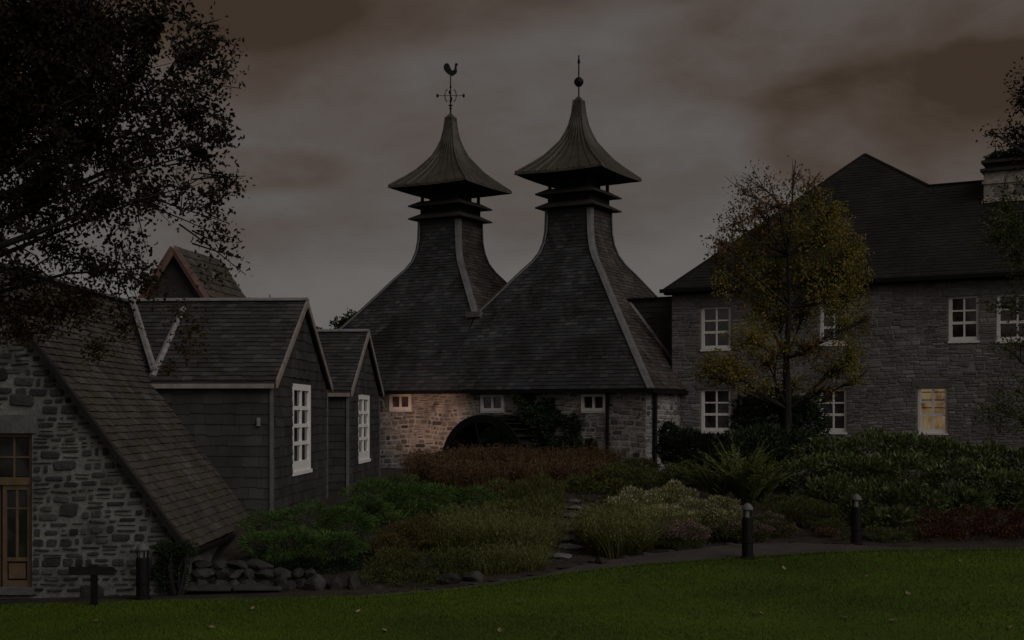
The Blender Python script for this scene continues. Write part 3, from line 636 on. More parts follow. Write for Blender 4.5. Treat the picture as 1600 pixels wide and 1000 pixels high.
# roof: pavilion peak on the left, lower ridge to the right
A = Vector((4.92, 5.4, 12.2)); B = Vector((7.53, 3.61, 10.5)); ex = .28
E0 = Vector((X0 - ex, -ex, EZ - .1)); E1 = Vector((X1, -ex, EZ - .1)); RR = Vector((X1, 3.61, 10.5)); BB = Vector((7.53, 7.2, 10.5)); 
sl_ = (A.z - E0.z) / (A.y - E0.y); B.z = E0.z + sl_ * (B.y - E0.y); RR.z = B.z
E2 = Vector((X0 - ex, 9.3 + ex, EZ - .1)); E3 = Vector((X1, 9.3, EZ - .1))
vs = [E0, E1, RR, B, A, E2, E3]
rf = MB().add(vs, [(0, 1, 2, 3, 4), (0, 4, 5), (4, 3, 2, 6, 5), (1, 6, 2)]).build('roof', M['slate_roofdark'], sb)
Mroof = wallM((0, E0.y, E0.z), (1, 0, 0), (0, A.y - E0.y, A.z - E0.z)); sec = math.hypot(A.y - E0.y, A.z - E0.z) / (A.y - E0.y)
slating(rf, Mroof, [(E0.x, 0), (B.x + 0, 0), (B.x, (B.y - E0.y) * sec), (A.x, (A.y - E0.y) * sec)], (), .17, .28, .016, M['slate_roofdark'], 0)
slating(rf, Mroof, [(B.x, 0), (X1, 0), (X1, (B.y - E0.y) * sec), (B.x, (B.y - E0.y) * sec)], (), .17, .28, .016, M['slate_roofdark'], 0)
MB().strip([E0, A], (-.3, -1, 1), .16, .04).build('hip_flashing', M['iron'], rf)
MB().strip([A, B], (0, -1, 1), .16, .05).build('hip_flashing', M['iron'], rf)
MB().strip([B, RR], (0, 0, 1), .2, .05).build('ridge', M['iron'], rf)
MB().box(X0 - .3, X1, -.42, -.28, EZ - .16, EZ - .03).build('gutter', M['iron'], sb)
MB().box(X0 - .2, X1, -.28, .05, EZ - .22, EZ - .13).build('eaves_soffit', M['dark'], sb)
# chimneys
sb_i = frame_m(sb).inverted()
def chim(px0, px1, ytop, ybot, yloc, lab, pots, name='chimney', mt='render'):
    a = on_wall(px0, ybot, sb, y=yloc); b = on_wall(px1, ytop, sb, y=yloc); wd = b.x - a.x
    c = MB().box(a.x, b.x, yloc, yloc + .9, a.z - 1.2, b.z).build(name, M[mt], rf); c['label'] = lab
    MB().box(a.x - .07, b.x + .07, yloc - .07, yloc + .97, b.z, b.z + .12).build('coping', M['lintel'], c) if 0 else None
    return a, b
a, b = chim(1537, 1628, 262, 318, 2.6, 'pale roughcast chimney stack overgrown with dark ivy', 2)
h_ = b.z - a.z
for z_, o_ in ((a.z + .0, .06), (a.z + h_ * .62, .05), (b.z + .02, .1), (b.z + .3, .07)):
    MB().box(a.x - o_, b.x + o_, 2.6 - o_, 3.5 + o_, z_, z_ + .1).build('chimney_band', M['render'] if z_ < b.z else M['louvre'], rf)
MB().box(a.x + .03, b.x - .03, 2.63, 3.47, b.z + .12, b.z + .3).build('chimney_top', M['dark'], rf)
for k in range(3): 
    x_ = a.x + .35 + k * .62; MB().box(x_, x_ + .42, 2.585, 2.6, a.z + h_ * .2, a.z + h_ * .55).build('chimney_stone', M['stone_far'], rf)
a2, b2 = chim(1121, 1160, 377, 400, 1.9, 'small stone stack low on the hip', 0, 'stone_stack', 'lintel')
print('stone building ok')

# ------------------------------------------------------------------ slate-hung wings
def wing(name, label, loc, depth, ez, az, zb, leftx, op_px, course, wd, limits):
    t = thing(name, label, 'building', loc, R(-2.8)); ay = depth / 2
    op = pxop(t, *op_px, x=0.0)
    Mg = wallM((0, 0, 0), (0, 1, 0), (0, 0, 1)); Mfr = wallM((0, 0, 0), (1, 0, 0), (0, 0, 1))
    gp = [(0, zb), (depth, zb), (depth, ez), (ay, az), (0, ez)]
    mb = MB(); backing(mb, Mg, gp, [op]); reveals(mb, Mg, op)
    fp = [(leftx, zb), (0, zb), (0, ez), (leftx, ez)]; backing(mb, Mfr, fp)
    mb.add([(leftx, depth, zb), (0, depth, zb), (0, depth, ez), (leftx, depth, ez), (leftx, 0, zb), (leftx, 0, ez), (leftx, ay, az)], [(0, 1, 2, 3), (4, 5, 6, 3, 0)])
    wl = mb.build('wall', M['slate_hung'], t)
    slating(wl, Mg, gp, [op], course, wd, .022, M['slate_hung'], limits[0])
    slating(wl, Mfr, fp, (), course, wd, .022, M['slate_hung'], limits[1])
    window(t, Mg, op, [1, 1, 1, 1], 2, rec=.02, ft=.17, bar=.08, rail_after=2, sill=.08, label='tall white eight-pane window')
    ov = .1; Ls = math.hypot(ay, az - ez); dy, dz = ay / Ls, (az - ez) / Ls
    rm_ = MB(); th = .07
    for s in (0, 1):
        y0 = -ov * dy if s == 0 else depth + ov * dy; z0 = ez - ov * dz
        rm_.add([(leftx, y0, z0), (ov, y0, z0), (ov, ay, az), (leftx, ay, az), (leftx, y0, z0 + th), (ov, y0, z0 + th), (ov, ay, az + th), (leftx, ay, az + th)],
                [(0, 1, 2, 3), (4, 7, 6, 5), (0, 4, 5, 1), (1, 5, 6, 2), (3, 7, 4, 0)])
    rf = rm_.build('roof', M['slate_wing'], t)
    slating(rf, wallM((0, -ov * dy, ez - ov * dz + th), (1, 0, 0), (0, dy, dz)), [(leftx, 0), (ov, 0), (ov, Ls + ov), (leftx, Ls + ov)], (), course * .85, wd * .72, .03, M['slate_wing'], limits[2])
    MB().strip([(leftx, ay, az + th + .02), (ov + .03, ay, az + th + .02)], (0, 0, 1), .3, .05).build('ridge', M['lead_light'], rf)
    for s in (0, 1):
        y0 = -ov * dy if s == 0 else depth + ov * dy; z0 = ez - ov * dz
        MB().add([(ov + .0, y0, z0 - .06), (ov + .04, y0, z0 - .06), (ov + .04, ay, az - .06), (ov, ay, az - .06), (ov + .0, y0, z0 + .1), (ov + .04, y0, z0 + .1), (ov + .04, ay, az + .1), (ov, ay, az + .1)],
                 [(0, 1, 2, 3), (7, 6, 5, 4), (1, 5, 6, 2), (0, 3, 7, 4), (0, 4, 5, 1), (2, 6, 7, 3)]).build('bargeboard', M['verge'], t)
    for y_ in (-.02, depth): MB().box(-.03, .035, y_ - .035, y_ + .035, zb, ez - .05).build('corner_board', M['lead'], t)
    MB().box(leftx, ov - .03, -ov * dy - .1, -ov * dy - .02, ez - ov * dz - .07, ez - ov * dz + .02).build('gutter', M['verge'], t)
    return t, rf
w1, w1roof = wing('slate_wing', 'larger slate-hung gabled wing with tall white window beside the cottage', (-4.69, 25, 0), 5.5, 3.3, 5.06, .2, -4.4, (456, 602, 485, 738), .2, .32, (300, 150, 300))
w2, w2roof = wing('slate_wing', 'smaller slate-hung gabled wing further back beside the kiln wall', (-4.03, 31.4, 0), 5.0, 3.22, 4.78, .2, -5.0, (559, 617, 577, 720), .2, .32, (150, 60, 200))
# floodlight on the far side of the small wing that washes the kiln wall with pink-orange light
fl0 = Vector((-4.35, 37.1, 3.0)); fla = (frame_m(kb) @ Vector((on_wall(668, 655, kb, y=WY).x, WY, 2.3)) - fl0)
fl = thing('floodlight', 'small warm floodlight on the back of the smaller wing facing the kiln wall', 'lamp', fl0, math.atan2(-fla.x, fla.y))
MB().box(-.14, .14, -.12, -.02, -.1, .1).build('housing', M['iron'], fl); MB().box(-.12, .12, -.02, -.01, -.08, .08).build('lens', M['bulb'], fl)
MB().tube([(0, -.08, .1), (0, -.2, .25), (0, -.6, .3)], .02, 6).build('bracket', M['iron'], fl)
ld = bpy.data.lights.new('lamp_light', 'SPOT'); ld.energy = 950; ld.spot_size = R(25); ld.spot_blend = 1.0; ld.color = (1, .54, .36); ld.shadow_soft_size = .2
lo = bpy.data.objects.new('lamp_light', ld); col_.objects.link(lo); lo.location = fl0 + Vector((.1, .25, .1)); lo.rotation_euler = (-fla).to_track_quat('Z', 'Y').to_euler()
# pale lead valley running down the larger wing's roof
def on_slope(px, py, o, p0, nrm):
    inv = frame_m(o).inverted(); a = inv @ Vector((0, 0, CAMZ)); d = inv @ at(px, py, 1.0) - a; return a + d * ((Vector(p0) - a).dot(nrm) / d.dot(nrm))
Ls = math.hypot(2.75, 1.76); nr = Vector((0, -1.76 / Ls, 2.75 / Ls))
p = on_slope(238, 588, w1, (0, 0, 3.42), nr); q = on_slope(286, 482, w1, (0, 0, 3.42), nr); r_ = on_slope(170, 490, w1, (0, 0, 3.42), nr)
MB().strip([p, q], nr, .13, .05).build('lead_valley', M['lead_light'], w1roof)
bx = on_wall(405, 660, w1, y=0); MB().box(bx.x - .03, bx.x + .03, -.08, -.0, bx.z - .07, bx.z + .09).build('wall_fitting', M['lead_light'], w1)

# ------------------------------------------------------------------ cottage with the wooden door (front left)
ct = thing('stone_cottage', 'whitewash-pointed rubble stone cottage gable with steep slate roof', 'building', (0, 20.2, 0))
cs = 20.2 / FPX; cX = lambda px: (px - 800) * cs; cZ = lambda py: CAMZ + (HOR - py) * cs
ex_, ez_ = cX(300), cZ(858); apx, apz = cX(-34), cZ(408); mir = 2 * apx - ex_
gp = [(mir + .1, -.6), (ex_ - .12, -.6), (ex_ - .12, ez_ + .05), (apx, apz - .1), (mir + .1, ez_ + .05)]
dop = (cX(-62), cX(50), cZ(918), cZ(677)); Mc = wallM((0, 0, 0), (1, 0, 0), (0, 0, 1))
mb = MB(); backing(mb, Mc, gp, [dop]); reveals(mb, Mc, dop, .3)
mb.add([(ex_ - .12, 0, -.6), (ex_ - .12, 12, -.6), (ex_ - .12, 12, ez_ + .05), (ex_ - .12, 0, ez_ + .05)], [(0, 1, 2, 3)])
cw = mb.build('wall', M['mortar_cottage'], ct)
lin = (cX(-80), cX(58), cZ(677), cZ(648))
stonework(cw, Mc, gp, [dop, lin], (.05, .17), (.1, .36), .03, M['stone_cottage'], 300, .05, lambda x, z: (1 if x > cX(-10) else .01) * (1 if z > -.3 else .05), big=22, bs=(.22, .46), bh=(.16, .34), wav=.04)
MB().box(lin[0], lin[1], -.03, .05, lin[2] + .003, lin[3] - .004).build('lintel', M['lintel'], ct)
MB().box(dop[0] - .05, dop[1] + .05, -.12, .2, dop[2] - .1, dop[2] - .004).build('threshold', M['lintel'], ct)
dr = MB(); a, b, c, d = dop; y0 = .06
dr.box(b - .06, b, y0, y0 + .1, c, d).box(a, a + .06, y0, y0 + .1, c, d).box(a + .06, b - .06, y0, y0 + .1, d - .06, d)
tz = cZ(752); dr.box(a + .06, b - .06, y0 - .01, y0 + .09, tz - .06, tz + .06)
door = dr.build('door', M['orange'], ct); mid = (a + b) / 2 + .05
tr = MB()
for x_ in (cX(10), cX(48)): pass
bars = MB(); xl, xr = mid + .02, b - .06
for (u, v) in ((a + .06, mid - .02), (xl, xr)):
    sidew = .065
    z0, z1 = c, tz - .06
    leaf = MB().box(u, u + sidew, y0 + .02, y0 + .07, z0, z1).box(v - sidew * .7, v, y0 + .02, y0 + .07, z0, z1).box(u + sidew, v - sidew * .7, y0 + .021, y0 + .069, z1 - .08, z1).box(u + sidew, v - sidew * .7, y0 + .021, y0 + .069, cZ(872) - .06, cZ(872)).box(u + sidew, v - sidew * .7, y0 + .021, y0 + .069, z0, z0 + .1)
    mx_ = (u + sidew + v - sidew * .7) / 2
    leaf.box(mx_ - .02, mx_ + .02, y0 + .023, y0 + .067, cZ(872), z1 - .08).box(u + sidew, v - sidew * .7, y0 + .025, y0 + .065, cZ(795) - .012, cZ(795) + .012)
    lf = leaf.build('door_leaf', M['orange'], door)
    MB().box(u + sidew + .03, v - sidew * .7 - .03, y0 + .03, y0 + .05, z0 + .13, cZ(872) - .09).build('door_panel', M['orange'], door)
    for xa, xb in ((u + sidew, mx_ - .02), (mx_ + .02, v - sidew * .7)):
        for za, zb in ((cZ(872), cZ(795) - .012), (cZ(795) + .012, z1 - .08)): MB().box(xa, xb, y0 + .04, y0 + .046, za, zb).build('pane', M['glass'], door)
for k in range(4):
    xa = a + .06 + (b - a - .12) * k / 4; xb = xa + (b - a - .12) / 4
    for za, zb in ((tz + .06, (tz + d) / 2), ((tz + d) / 2, d - .06)):
        MB().box(xa + .012, xb - .012, y0 + .04, y0 + .046, za + .012, zb - .012).build('pane', M['glass'], door)
    bars.box(xb - .014, xb + .014, y0 + .02, y0 + .06, tz + .06, d - .06)
bars.box(a + .06, b - .06, y0 + .022, y0 + .058, (tz + d) / 2 - .014, (tz + d) / 2 + .014); bars.build('transom_bars', M['orange'], door)
# roof
L_ = 11.0; sl = Vector((apx - ex_, 0, apz - ez_)); Lr = sl.length; Mrf = wallM((ex_, 0, ez_), (0, 1, 0), sl); th = .08
mb = MB(); nn = Vector((-(apz - ez_), 0, -(ex_ - apx))).normalized() * -1
A0, A1 = Vector((ex_, -.12, ez_)), Vector((apx, -.12, apz)); mx2 = Vector((mir, -.12, ez_)); up = nn * th
D = Vector((0, L_, 0))
for P, Q, u_ in ((A0, A1, up), (mx2, A1, Vector((-up.x, 0, up.z)))):
    mb.add([P, Q, Q + D, P + D, P - u_, Q - u_, Q + D - u_, P + D - u_], [(0, 1, 2, 3), (7, 6, 5, 4), (0, 4, 5, 1), (3, 2, 6, 7), (0, 3, 7, 4)])
crf = mb.build('roof', M['slate_moss'], ct)
slating(crf, Mrf, [(-.1, 0), (L_, 0), (L_, Lr), (-.1, Lr)], (), .14, .19, .03, M['slate_moss'], 300, shown=lambda x, z: 1 if (x < 5.5 and z < Lr - .4) else .01)
MB().strip([A1 + Vector((0, -.05, .03)), A1 + D + Vector((0, 0, .03))], (0, 0, 1), .3, .06).build('ridge', M['lead'], crf)
MB().add([A0 + Vector((0, -.06, 0)), A1 + Vector((0, -.06, 0)), A1 + Vector((0, -.06, -.1)), A0 + Vector((-.06, -.06, -.06)), A0, A1, A1 + Vector((0, 0, -.1)), A0 + Vector((-.06, 0, -.06))], [(0, 1, 2, 3), (7, 6, 5, 4), (0, 4, 5, 1), (3, 2, 6, 7), (0, 3, 7, 4)]).build('bargeboard', M['dark'], ct)
pts = []; wm_ = frame_m(w1).inverted()
for z_ in (3.5, 4.3, 5.12):
    X_ = ex_ - (z_ - .09 - ez_) * (ex_ - apx) / (apz - ez_); yl = (z_ - 3.42) / 1.76 * 2.75
    w_ = wm_ @ Vector((X_, 25 + yl, z_)); w_.y = yl; w_.z = z_; pts.append(w_ + Vector((.12, -.06, .06)))
MB().strip(pts, (.3, -.7, .7), .13, .06).build('lead_valley', M['lead_light'], w1roof)
MB().box(ex_ + .02, ex_ + .1, -.1, 5.5, ez_ - .1, ez_ - .03).build('gutter', M['iron'], ct)
# distant gable with red-brown boards
bgp = at(277, 387, 33.0)
bgb = thing('far_gabled_roof', 'far steep gable with red-brown bargeboards rising behind the larger wing', 'building', (bgp.x, 33, 0), R(-9))
zt = bgp.z; zb_ = 2.5; s_ = 1.5; hw = (zt - zb_) / s_
MB().add([(-hw, 0, zb_), (hw, 0, zb_), (0, 0, zt - .05), (-hw, 2.9, zb_), (hw, 2.9, zb_), (0, 2.9, zt - .05)], [(0, 1, 2), (5, 4, 3)]).build('gable_wall', M['slate_hung'], bgb)
mb = MB()
for s in (-1, 1): mb.add([(0, -.2, zt), (s * (hw + .1), -.2, zb_ - .15), (s * (hw + .1), 3.0, zb_ - .15), (0, 3.0, zt), (0, -.2, zt - .1), (s * (hw + .1), -.2, zb_ - .25), (s * (hw + .1), 3.0, zb_ - .25), (0, 3.0, zt - .1)], [(0, 1, 2, 3), (7, 6, 5, 4), (0, 4, 5, 1), (3, 2, 6, 7)])
fr_ = mb.build('roof', M['slate_moss'], bgb)
Lq = math.hypot(hw, zt - zb_)
slating(fr_, wallM((hw, 0, zb_), (0, 1, 0), (-hw, 0, zt - zb_)), [(-.2, 0), (3.0, 0), (3.0, Lq), (-.2, Lq)], (), .25, .3, .03, M['slate_moss'], 0)
for s in (-1, 1):
    MB().strip([(0, -.24, zt - .04), (s * hw, -.24, zb_ - .04)], (0, -1, 0), .2, .05).build('bargeboard', M['redboard'], bgb)
q = fr_; MB().box(.45, .5, 1.2, 1.3, zt - 1.0, zt - .5).build('rooflight_edge', M['lead_light'], bgb)
print('buildings ok')

# ------------------------------------------------------------------ waterwheel
wp = frame_m(kb) @ Vector((on_wall(778, 700, kb, y=WY).x, WY, 0))
Yv = 43.3; c0 = at(754, 722, Yv)
ww = thing('waterwheel', 'dark iron waterwheel standing against the kiln wall', 'waterwheel', c0, TH)
RW = 74 / FPX * Yv; WW = 1.55
for y_, nm in ((0, 'rim'), (WW, 'rim')):
    mb = MB(); n = 40
    for k in range(n):
        a0, a1 = 2 * math.pi * k / n, 2 * math.pi * (k + 1) / n
        for (r0, r1, d0) in ((RW - .24, RW, .05),):
            vs = [(r * math.cos(a), y_ + d, r * math.sin(a)) for d in (-d0, d0) for r in (r0, r1) for a in (a0, a1)]
            mb.add(vs, [(0, 2, 3, 1), (4, 5, 7, 6), (2, 6, 7, 3), (0, 1, 5, 4)])
    mb.build(nm, M['iron'], ww)
for k in range(32):
    a = 2 * math.pi * k / 32; Mk = Matrix.Rotation(-a, 4, 'Y') @ Matrix.Translation((RW - .03, 0, 0)) @ Matrix.Rotation(.5, 4, 'Y')
    MB().box(-.26, -.0, .05, WW - .05, -.012, .012, Mk).build('paddle', M['dark'], ww)
for y_ in (0, WW):
    for k in range(8):
        a = 2 * math.pi * k / 8 + .2; MB().tube([(0, y_, 0), ((RW - .22) * math.cos(a), y_, (RW - .22) * math.sin(a))], .04, 5).build('spoke', M['iron'], ww)
MB().tube([(0, -.25, 0), (0, WW + .3, 0)], .11, 12).build('axle', M['iron'], ww)
mb = MB(); n = 40
for k in range(n):
    a0, a1 = 2 * math.pi * k / n, 2 * math.pi * (k + 1) / n; r = RW - .27
    mb.add([(r * math.cos(a0), .04, r * math.sin(a0)), (r * math.cos(a1), .04, r * math.sin(a1)), (r * math.cos(a1), WW - .04, r * math.sin(a1)), (r * math.cos(a0), WW - .04, r * math.sin(a0))], [(0, 1, 2, 3)])
mb.build('sole_drum', M['dark'], ww)

# ------------------------------------------------------------------ bollard lights and finger sign
def bollard(px, py, hpx, label):
    p = hit(px, py) if px > 1200 else Vector((*lawn_pt(px, py), 0)); p.z = .03 * p.x; h = hpx / FPX * p.y; r = .1
    t = thing('bollard_light', label, 'bollard light', p, 0, 'black bollard lights round the lawn')
    MB().lathe((0, 0, 0), [(r * 1.25, 0), (r * 1.25, .03), (r, .05), (r, h * .28), (r * 1.12, h * .285), (r * 1.12, h * .31), (r, h * .315), (r, h * .72), (r * .9, h * .74)], 16).build('post', M['iron'], t)
    MB().lathe((0, 0, h * .74), [(r * .55, 0), (r * .6, h * .13)], 12).build('lens', M['lead_light'], t)
    for k in range(4):
        a = k * math.pi / 2 + .6; MB().box(r * .75, r * .9, -.012, .012, h * .73, h * .89, Matrix.Rotation(a, 4, 'Z')).build('guard_bar', M['iron'], t)
    MB().lathe((0, 0, h * .87), [(r * 1.0, 0), (r * 1.02, .02), (r * .85, .06), (r * .5, .1), (r * .1, .12)], 16).build('hood', M['lead'], t)
bollard(1168, 873, 88, 'black bollard light at the lawn edge, right of the mauve heather')
bollard(1338, 851, 80, 'black bollard light in the bed before the rhododendrons')
bollard(223, 936, 88, 'black bollard light beside the cottage gable wall')
X, Y = lawn_pt(147, 947); sg = thing('finger_sign', 'small dark T-shaped finger sign on a post in the lawn', 'sign', (X, Y, .03 * X)); k = Y / FPX
MB().box(-.045, .045, -.03, .03, -.1, 62 * k).build('post', M['iron'], sg)
MB().prism([(-38 * k, 49 * k), (30 * k, 49 * k), (38 * k, 55.5 * k), (30 * k, 62 * k), (-38 * k, 62 * k)], -.05, -.032).build('arrow_board', M['dark'], sg)
MB().box(-8 * k, 8 * k, -.055, -.051, 61 * k, 66 * k).build('top_cap', M['dark'], sg)

# ------------------------------------------------------------------ stones at the foot of the bed
rw = thing('rockery_wall', 'low dark rubble retaining wall along the lawn below the juniper', 'wall', (0, 0, 0)); k = 0
for row, (ya, yb) in enumerate(((930, 905), (905, 888), (890, 874))):
    px = 305 if row else 290
    while px < (480 if row < 2 else 400):
        wpx = random.uniform(14, 34); Yr = 20.5 + row * .12; p = at(px + wpx / 2, (ya + yb) / 2, Yr); hh = (ya - yb) / FPX * Yr
        link('stone', ROCKS[k % 6], rw, Matrix.Translation(p) @ Matrix.Rotation(random.uniform(-.3, .3), 4, 'Y') @ Matrix.Diagonal((wpx / FPX * Yr * .72, .2, hh * .55, 1))); k += 1; px += wpx
for (px, py, wp_, hp, lb) in ((440, 912, 22, 30, 'tilted grey stone at the right end of the retaining wall'), (492, 914, 30, 34, 'broad grey standing stone below the juniper'), (524, 916, 26, 30, 'rounded grey stone between two upright ones'), (555, 915, 20, 36, 'narrow upright grey stone at the end of the stone row'), (590, 922, 30, 16, 'low flat stone right of the narrow upright one'), (939, 874, 16, 14, 'pale round stone at the edge of the path'), (700, 902, 40, 20, 'dark angular rock under the olive grasses'), (740, 898, 30, 20, 'dark angular rock beside the path start')):
    Yr = 20.2 if px < 620 else (23.0 if px > 900 else 20.8); p = at(px, py, Yr)
    if px > 620: p = hit(px, py + hp / 2) + Vector((0, 0, hp / 2 / FPX * 20 * .6))
    o = link('garden_rock', ROCKS[random.randrange(6)]); o.matrix_world = Matrix.Translation(p) @ Matrix.Rotation(random.uniform(-.2, .2), 4, 'Y') @ Matrix.Diagonal((wp_ / FPX * Yr * .62, .2, hp / FPX * Yr * .62, 1))
    tag(o, lb, 'stone')
for (x0, x1, py, lb) in ((292, 362, 917, 'flat grey ledge stone by the bollard at the lawn edge'), (366, 440, 916, 'long flat grey ledge stone below the retaining wall')):
    p, q = at(x0, py, 20.1), at(x1, py, 20.1)
    o = MB().box(p.x, q.x, 20.0, 20.5, p.z - .06, p.z).build('ledge_stone', M['rock'], None, bevel=.015); tag(o, lb, 'stone')
print('objects ok')

# ------------------------------------------------------------------ foliage
def unitv(n):
    v = rng.normal(size=(n, 3)); return v / np.linalg.norm(v, axis=1, keepdims=True)
def leaf_mesh(C, D, Ln, Wd, name, mat):
    n = len(C); S = np.cross(D, unitv(n)); S /= np.linalg.norm(S, axis=1, keepdims=True) + 1e-9; U = np.cross(D, S)
    Ln = Ln * rng.uniform(.6, 1.3, (n, 1)); Wd = Wd * rng.uniform(.6, 1.2, (n, 1))
    V = np.stack([C, C + D * Ln * .45 + S * Wd * .5 + U * Wd * .25, C + D * Ln, C + D * Ln * .5 - S * Wd * .5 + U * Wd * .25], 1).reshape(-1, 3)
    i = np.arange(n) * 4; F = np.stack([np.stack([i, i + 1, i + 2], 1), np.stack([i, i + 2, i + 3], 1)], 1).reshape(-1, 3)
    me = fast_mesh(name, V, F); me.materials.append(mat); return me
def lob(px, py, rx, ry, Y, dz=1.0):
    p = at(px, py, Y); return (p, rx / FPX * Y, rx / FPX * Y * dz, ry / FPX * Y)
def cloud(lobes, n, shell=.45, holes=0.0, hs=1.6):
    """points through the volume of a set of lobes, thicker towards each lobe's skin, with noisy gaps"""
    from mathutils import noise
    vol = np.array([a * b for _, a, _, b in lobes]); k = rng.choice(len(lobes), n, p=vol / vol.sum()); d = unitv(n)
    r = 1 - shell * rng.random(n) ** 1.4; r *= 1 + .22 * np.sin(d[:, 0] * 5 + k) * np.sin(d[:, 2] * 6 + k * 2)
    P = np.array([tuple(lobes[i][0]) for i in k]); S = np.array([lobes[i][1:] for i in k]); C = P + d * r[:, None] * S
    if holes > 0:
        keep = np.array([noise.noise(Vector(c) * hs) > -.5 + holes for c in C]); C, d = C[keep], d[keep]
    return C, d
def grow(dirs, out=.6, up=.3, rnd=.7, flat=1.0):
    D = dirs * out + rng.normal(size=dirs.shape) * rnd * .6 + np.array([0, 0, up]); D[:, 2] *= flat
    return D / np.linalg.norm(D, axis=1, keepdims=True)
def shrub(name, label, cat, lobes, n, Ln, Wd, mat, out=.6, up=.3, rnd=.8, flat=1.0, shell=.45, holes=.1, hs=2.2, stems=6, group=None, part='foliage', extra=None):
    gx = sum(l[0].x for l in lobes) / len(lobes); gy = sum(l[0].y for l in lobes) / len(lobes); gz = ground(gx, gy); o0 = Vector((gx, gy, gz))
    t = thing(name, label, cat, o0, 0, group)
    C, d = cloud(lobes, n, shell, holes, hs); keep = C[:, 2] > gz - .3; C, d = C[keep], d[keep]
    link(part, leaf_mesh(C - np.array(o0), grow(d, out, up, rnd, flat), Ln, Wd, part, M[mat]), t)
    mb = MB()
    for l in lobes:
        for _ in range(max(1, stems // len(lobes) + 1)):
            e = l[0] - o0 + Vector((random.uniform(-.5, .5) * l[1], random.uniform(-.5, .5) * l[2], random.uniform(-.2, .5) * l[3]))
            b = Vector((e.x * .35, e.y * .35, 0)); m_ = (b + e) / 2 + Vector((random.uniform(-.1, .1), 0, .05)); mb.tube([b, m_, e], [.025, .018, .008], 4)
    tag(mb.build('stems', M['bark'], t), kind='stuff')
    if extra:
        nm, n2, l2, w2_, mt2, top = extra; C, d = cloud(lobes, n2 * 3, .12, holes, hs); kp = d[:, 2] > top; C, d = C[kp][:n2], d[kp][:n2]
        link(nm, leaf_mesh(C - np.array(o0), grow(d, .4, .5, .8), l2, w2_, nm, M[mt2]), t)
    return t
def blades(name, label, cat, spots, Ln, Wd, mat, spread=.5, nper=160, rad=.25, group=None, part='blades', tips=None, lean=(0, 0)):
    """tufts of arching blades, each rooted in the ground. spots: (x,y,scale)"""
    gx = sum(s[0] for s in spots) / len(spots); gy = sum(s[1] for s in spots) / len(spots); o0 = Vector((gx, gy, ground(gx, gy))); t = thing(name, label, cat, o0, 0, group)
    Vs, Fs, n0 = [], [], 0; tipP = []
    for (sx, sy, sc_) in spots:
        n = nper; a = rng.uniform(0, 6.28, n); rr = rad * sc_ * np.sqrt(rng.random(n)); base = np.stack([sx + np.cos(a) * rr, sy + np.sin(a) * rr, np.full(n, ground(sx, sy) - .02)], 1)
        l_ = Ln * sc_ * rng.uniform(.55, 1.15, n); sp = spread * rng.uniform(.2, 1.2, n); dx = np.cos(a) * sp + lean[0] + rng.normal(0, .12, n); dy = np.sin(a) * sp + lean[1] + rng.normal(0, .12, n)
        side = np.stack([-np.sin(a + 1), np.cos(a + 1), np.zeros(n)], 1) * (Wd * rng.uniform(.6, 1.3, n))[:, None]; rows = []
        for f in (0, .35, .7, 1.0):
            c = base + np.stack([dx * l_ * f * (.5 + .5 * f), dy * l_ * f * (.5 + .5 * f), l_ * (f - .28 * sp * f * f)], 1); wf = (1, .9, .6, 0.08)[int(f * 3 + .01)]
            rows += [c - side * wf * .5, c + side * wf * .5]
        V = np.stack(rows, 1).reshape(-1, 3); i = np.arange(n) * 8 + n0
        for k in (0, 2, 4): Fs.append(np.stack([i + k, i + k + 1, i + k + 3, i + k + 2], 1))
        Vs.append(V); n0 += len(V); tipP.append(base + np.stack([dx * l_, dy * l_, l_ * (1 - .28 * sp)], 1))
    me = fast_mesh(part, np.vstack(Vs) - np.array(o0), np.vstack(Fs)); me.materials.append(M[mat]); link(part, me, t)
    if tips:
        nm, mt, l2, w2_, frac, per = tips; P = np.vstack(tipP); P = P[rng.random(len(P)) < frac]; C = np.repeat(P, per, 0) + rng.normal(size=(len(P) * per, 3)) * np.array([.03, .03, .08]); d = unitv(len(C))
        link(nm, leaf_mesh(C - np.array(o0), grow(d, .5, .6, .5), l2, w2_, nm, M[mt]), t)
    return t
def spots_px(lst, n, jx=.25, jy=.4, ref=None):
    out = []
    for (px, py, s) in lst:
        p = hit(px, py)
        for _ in range(n): out.append((p.x + random.uniform(-jx, jx), p.y + random.uniform(-jy, jy), s * random.uniform(.85, 1.15)))
    return out

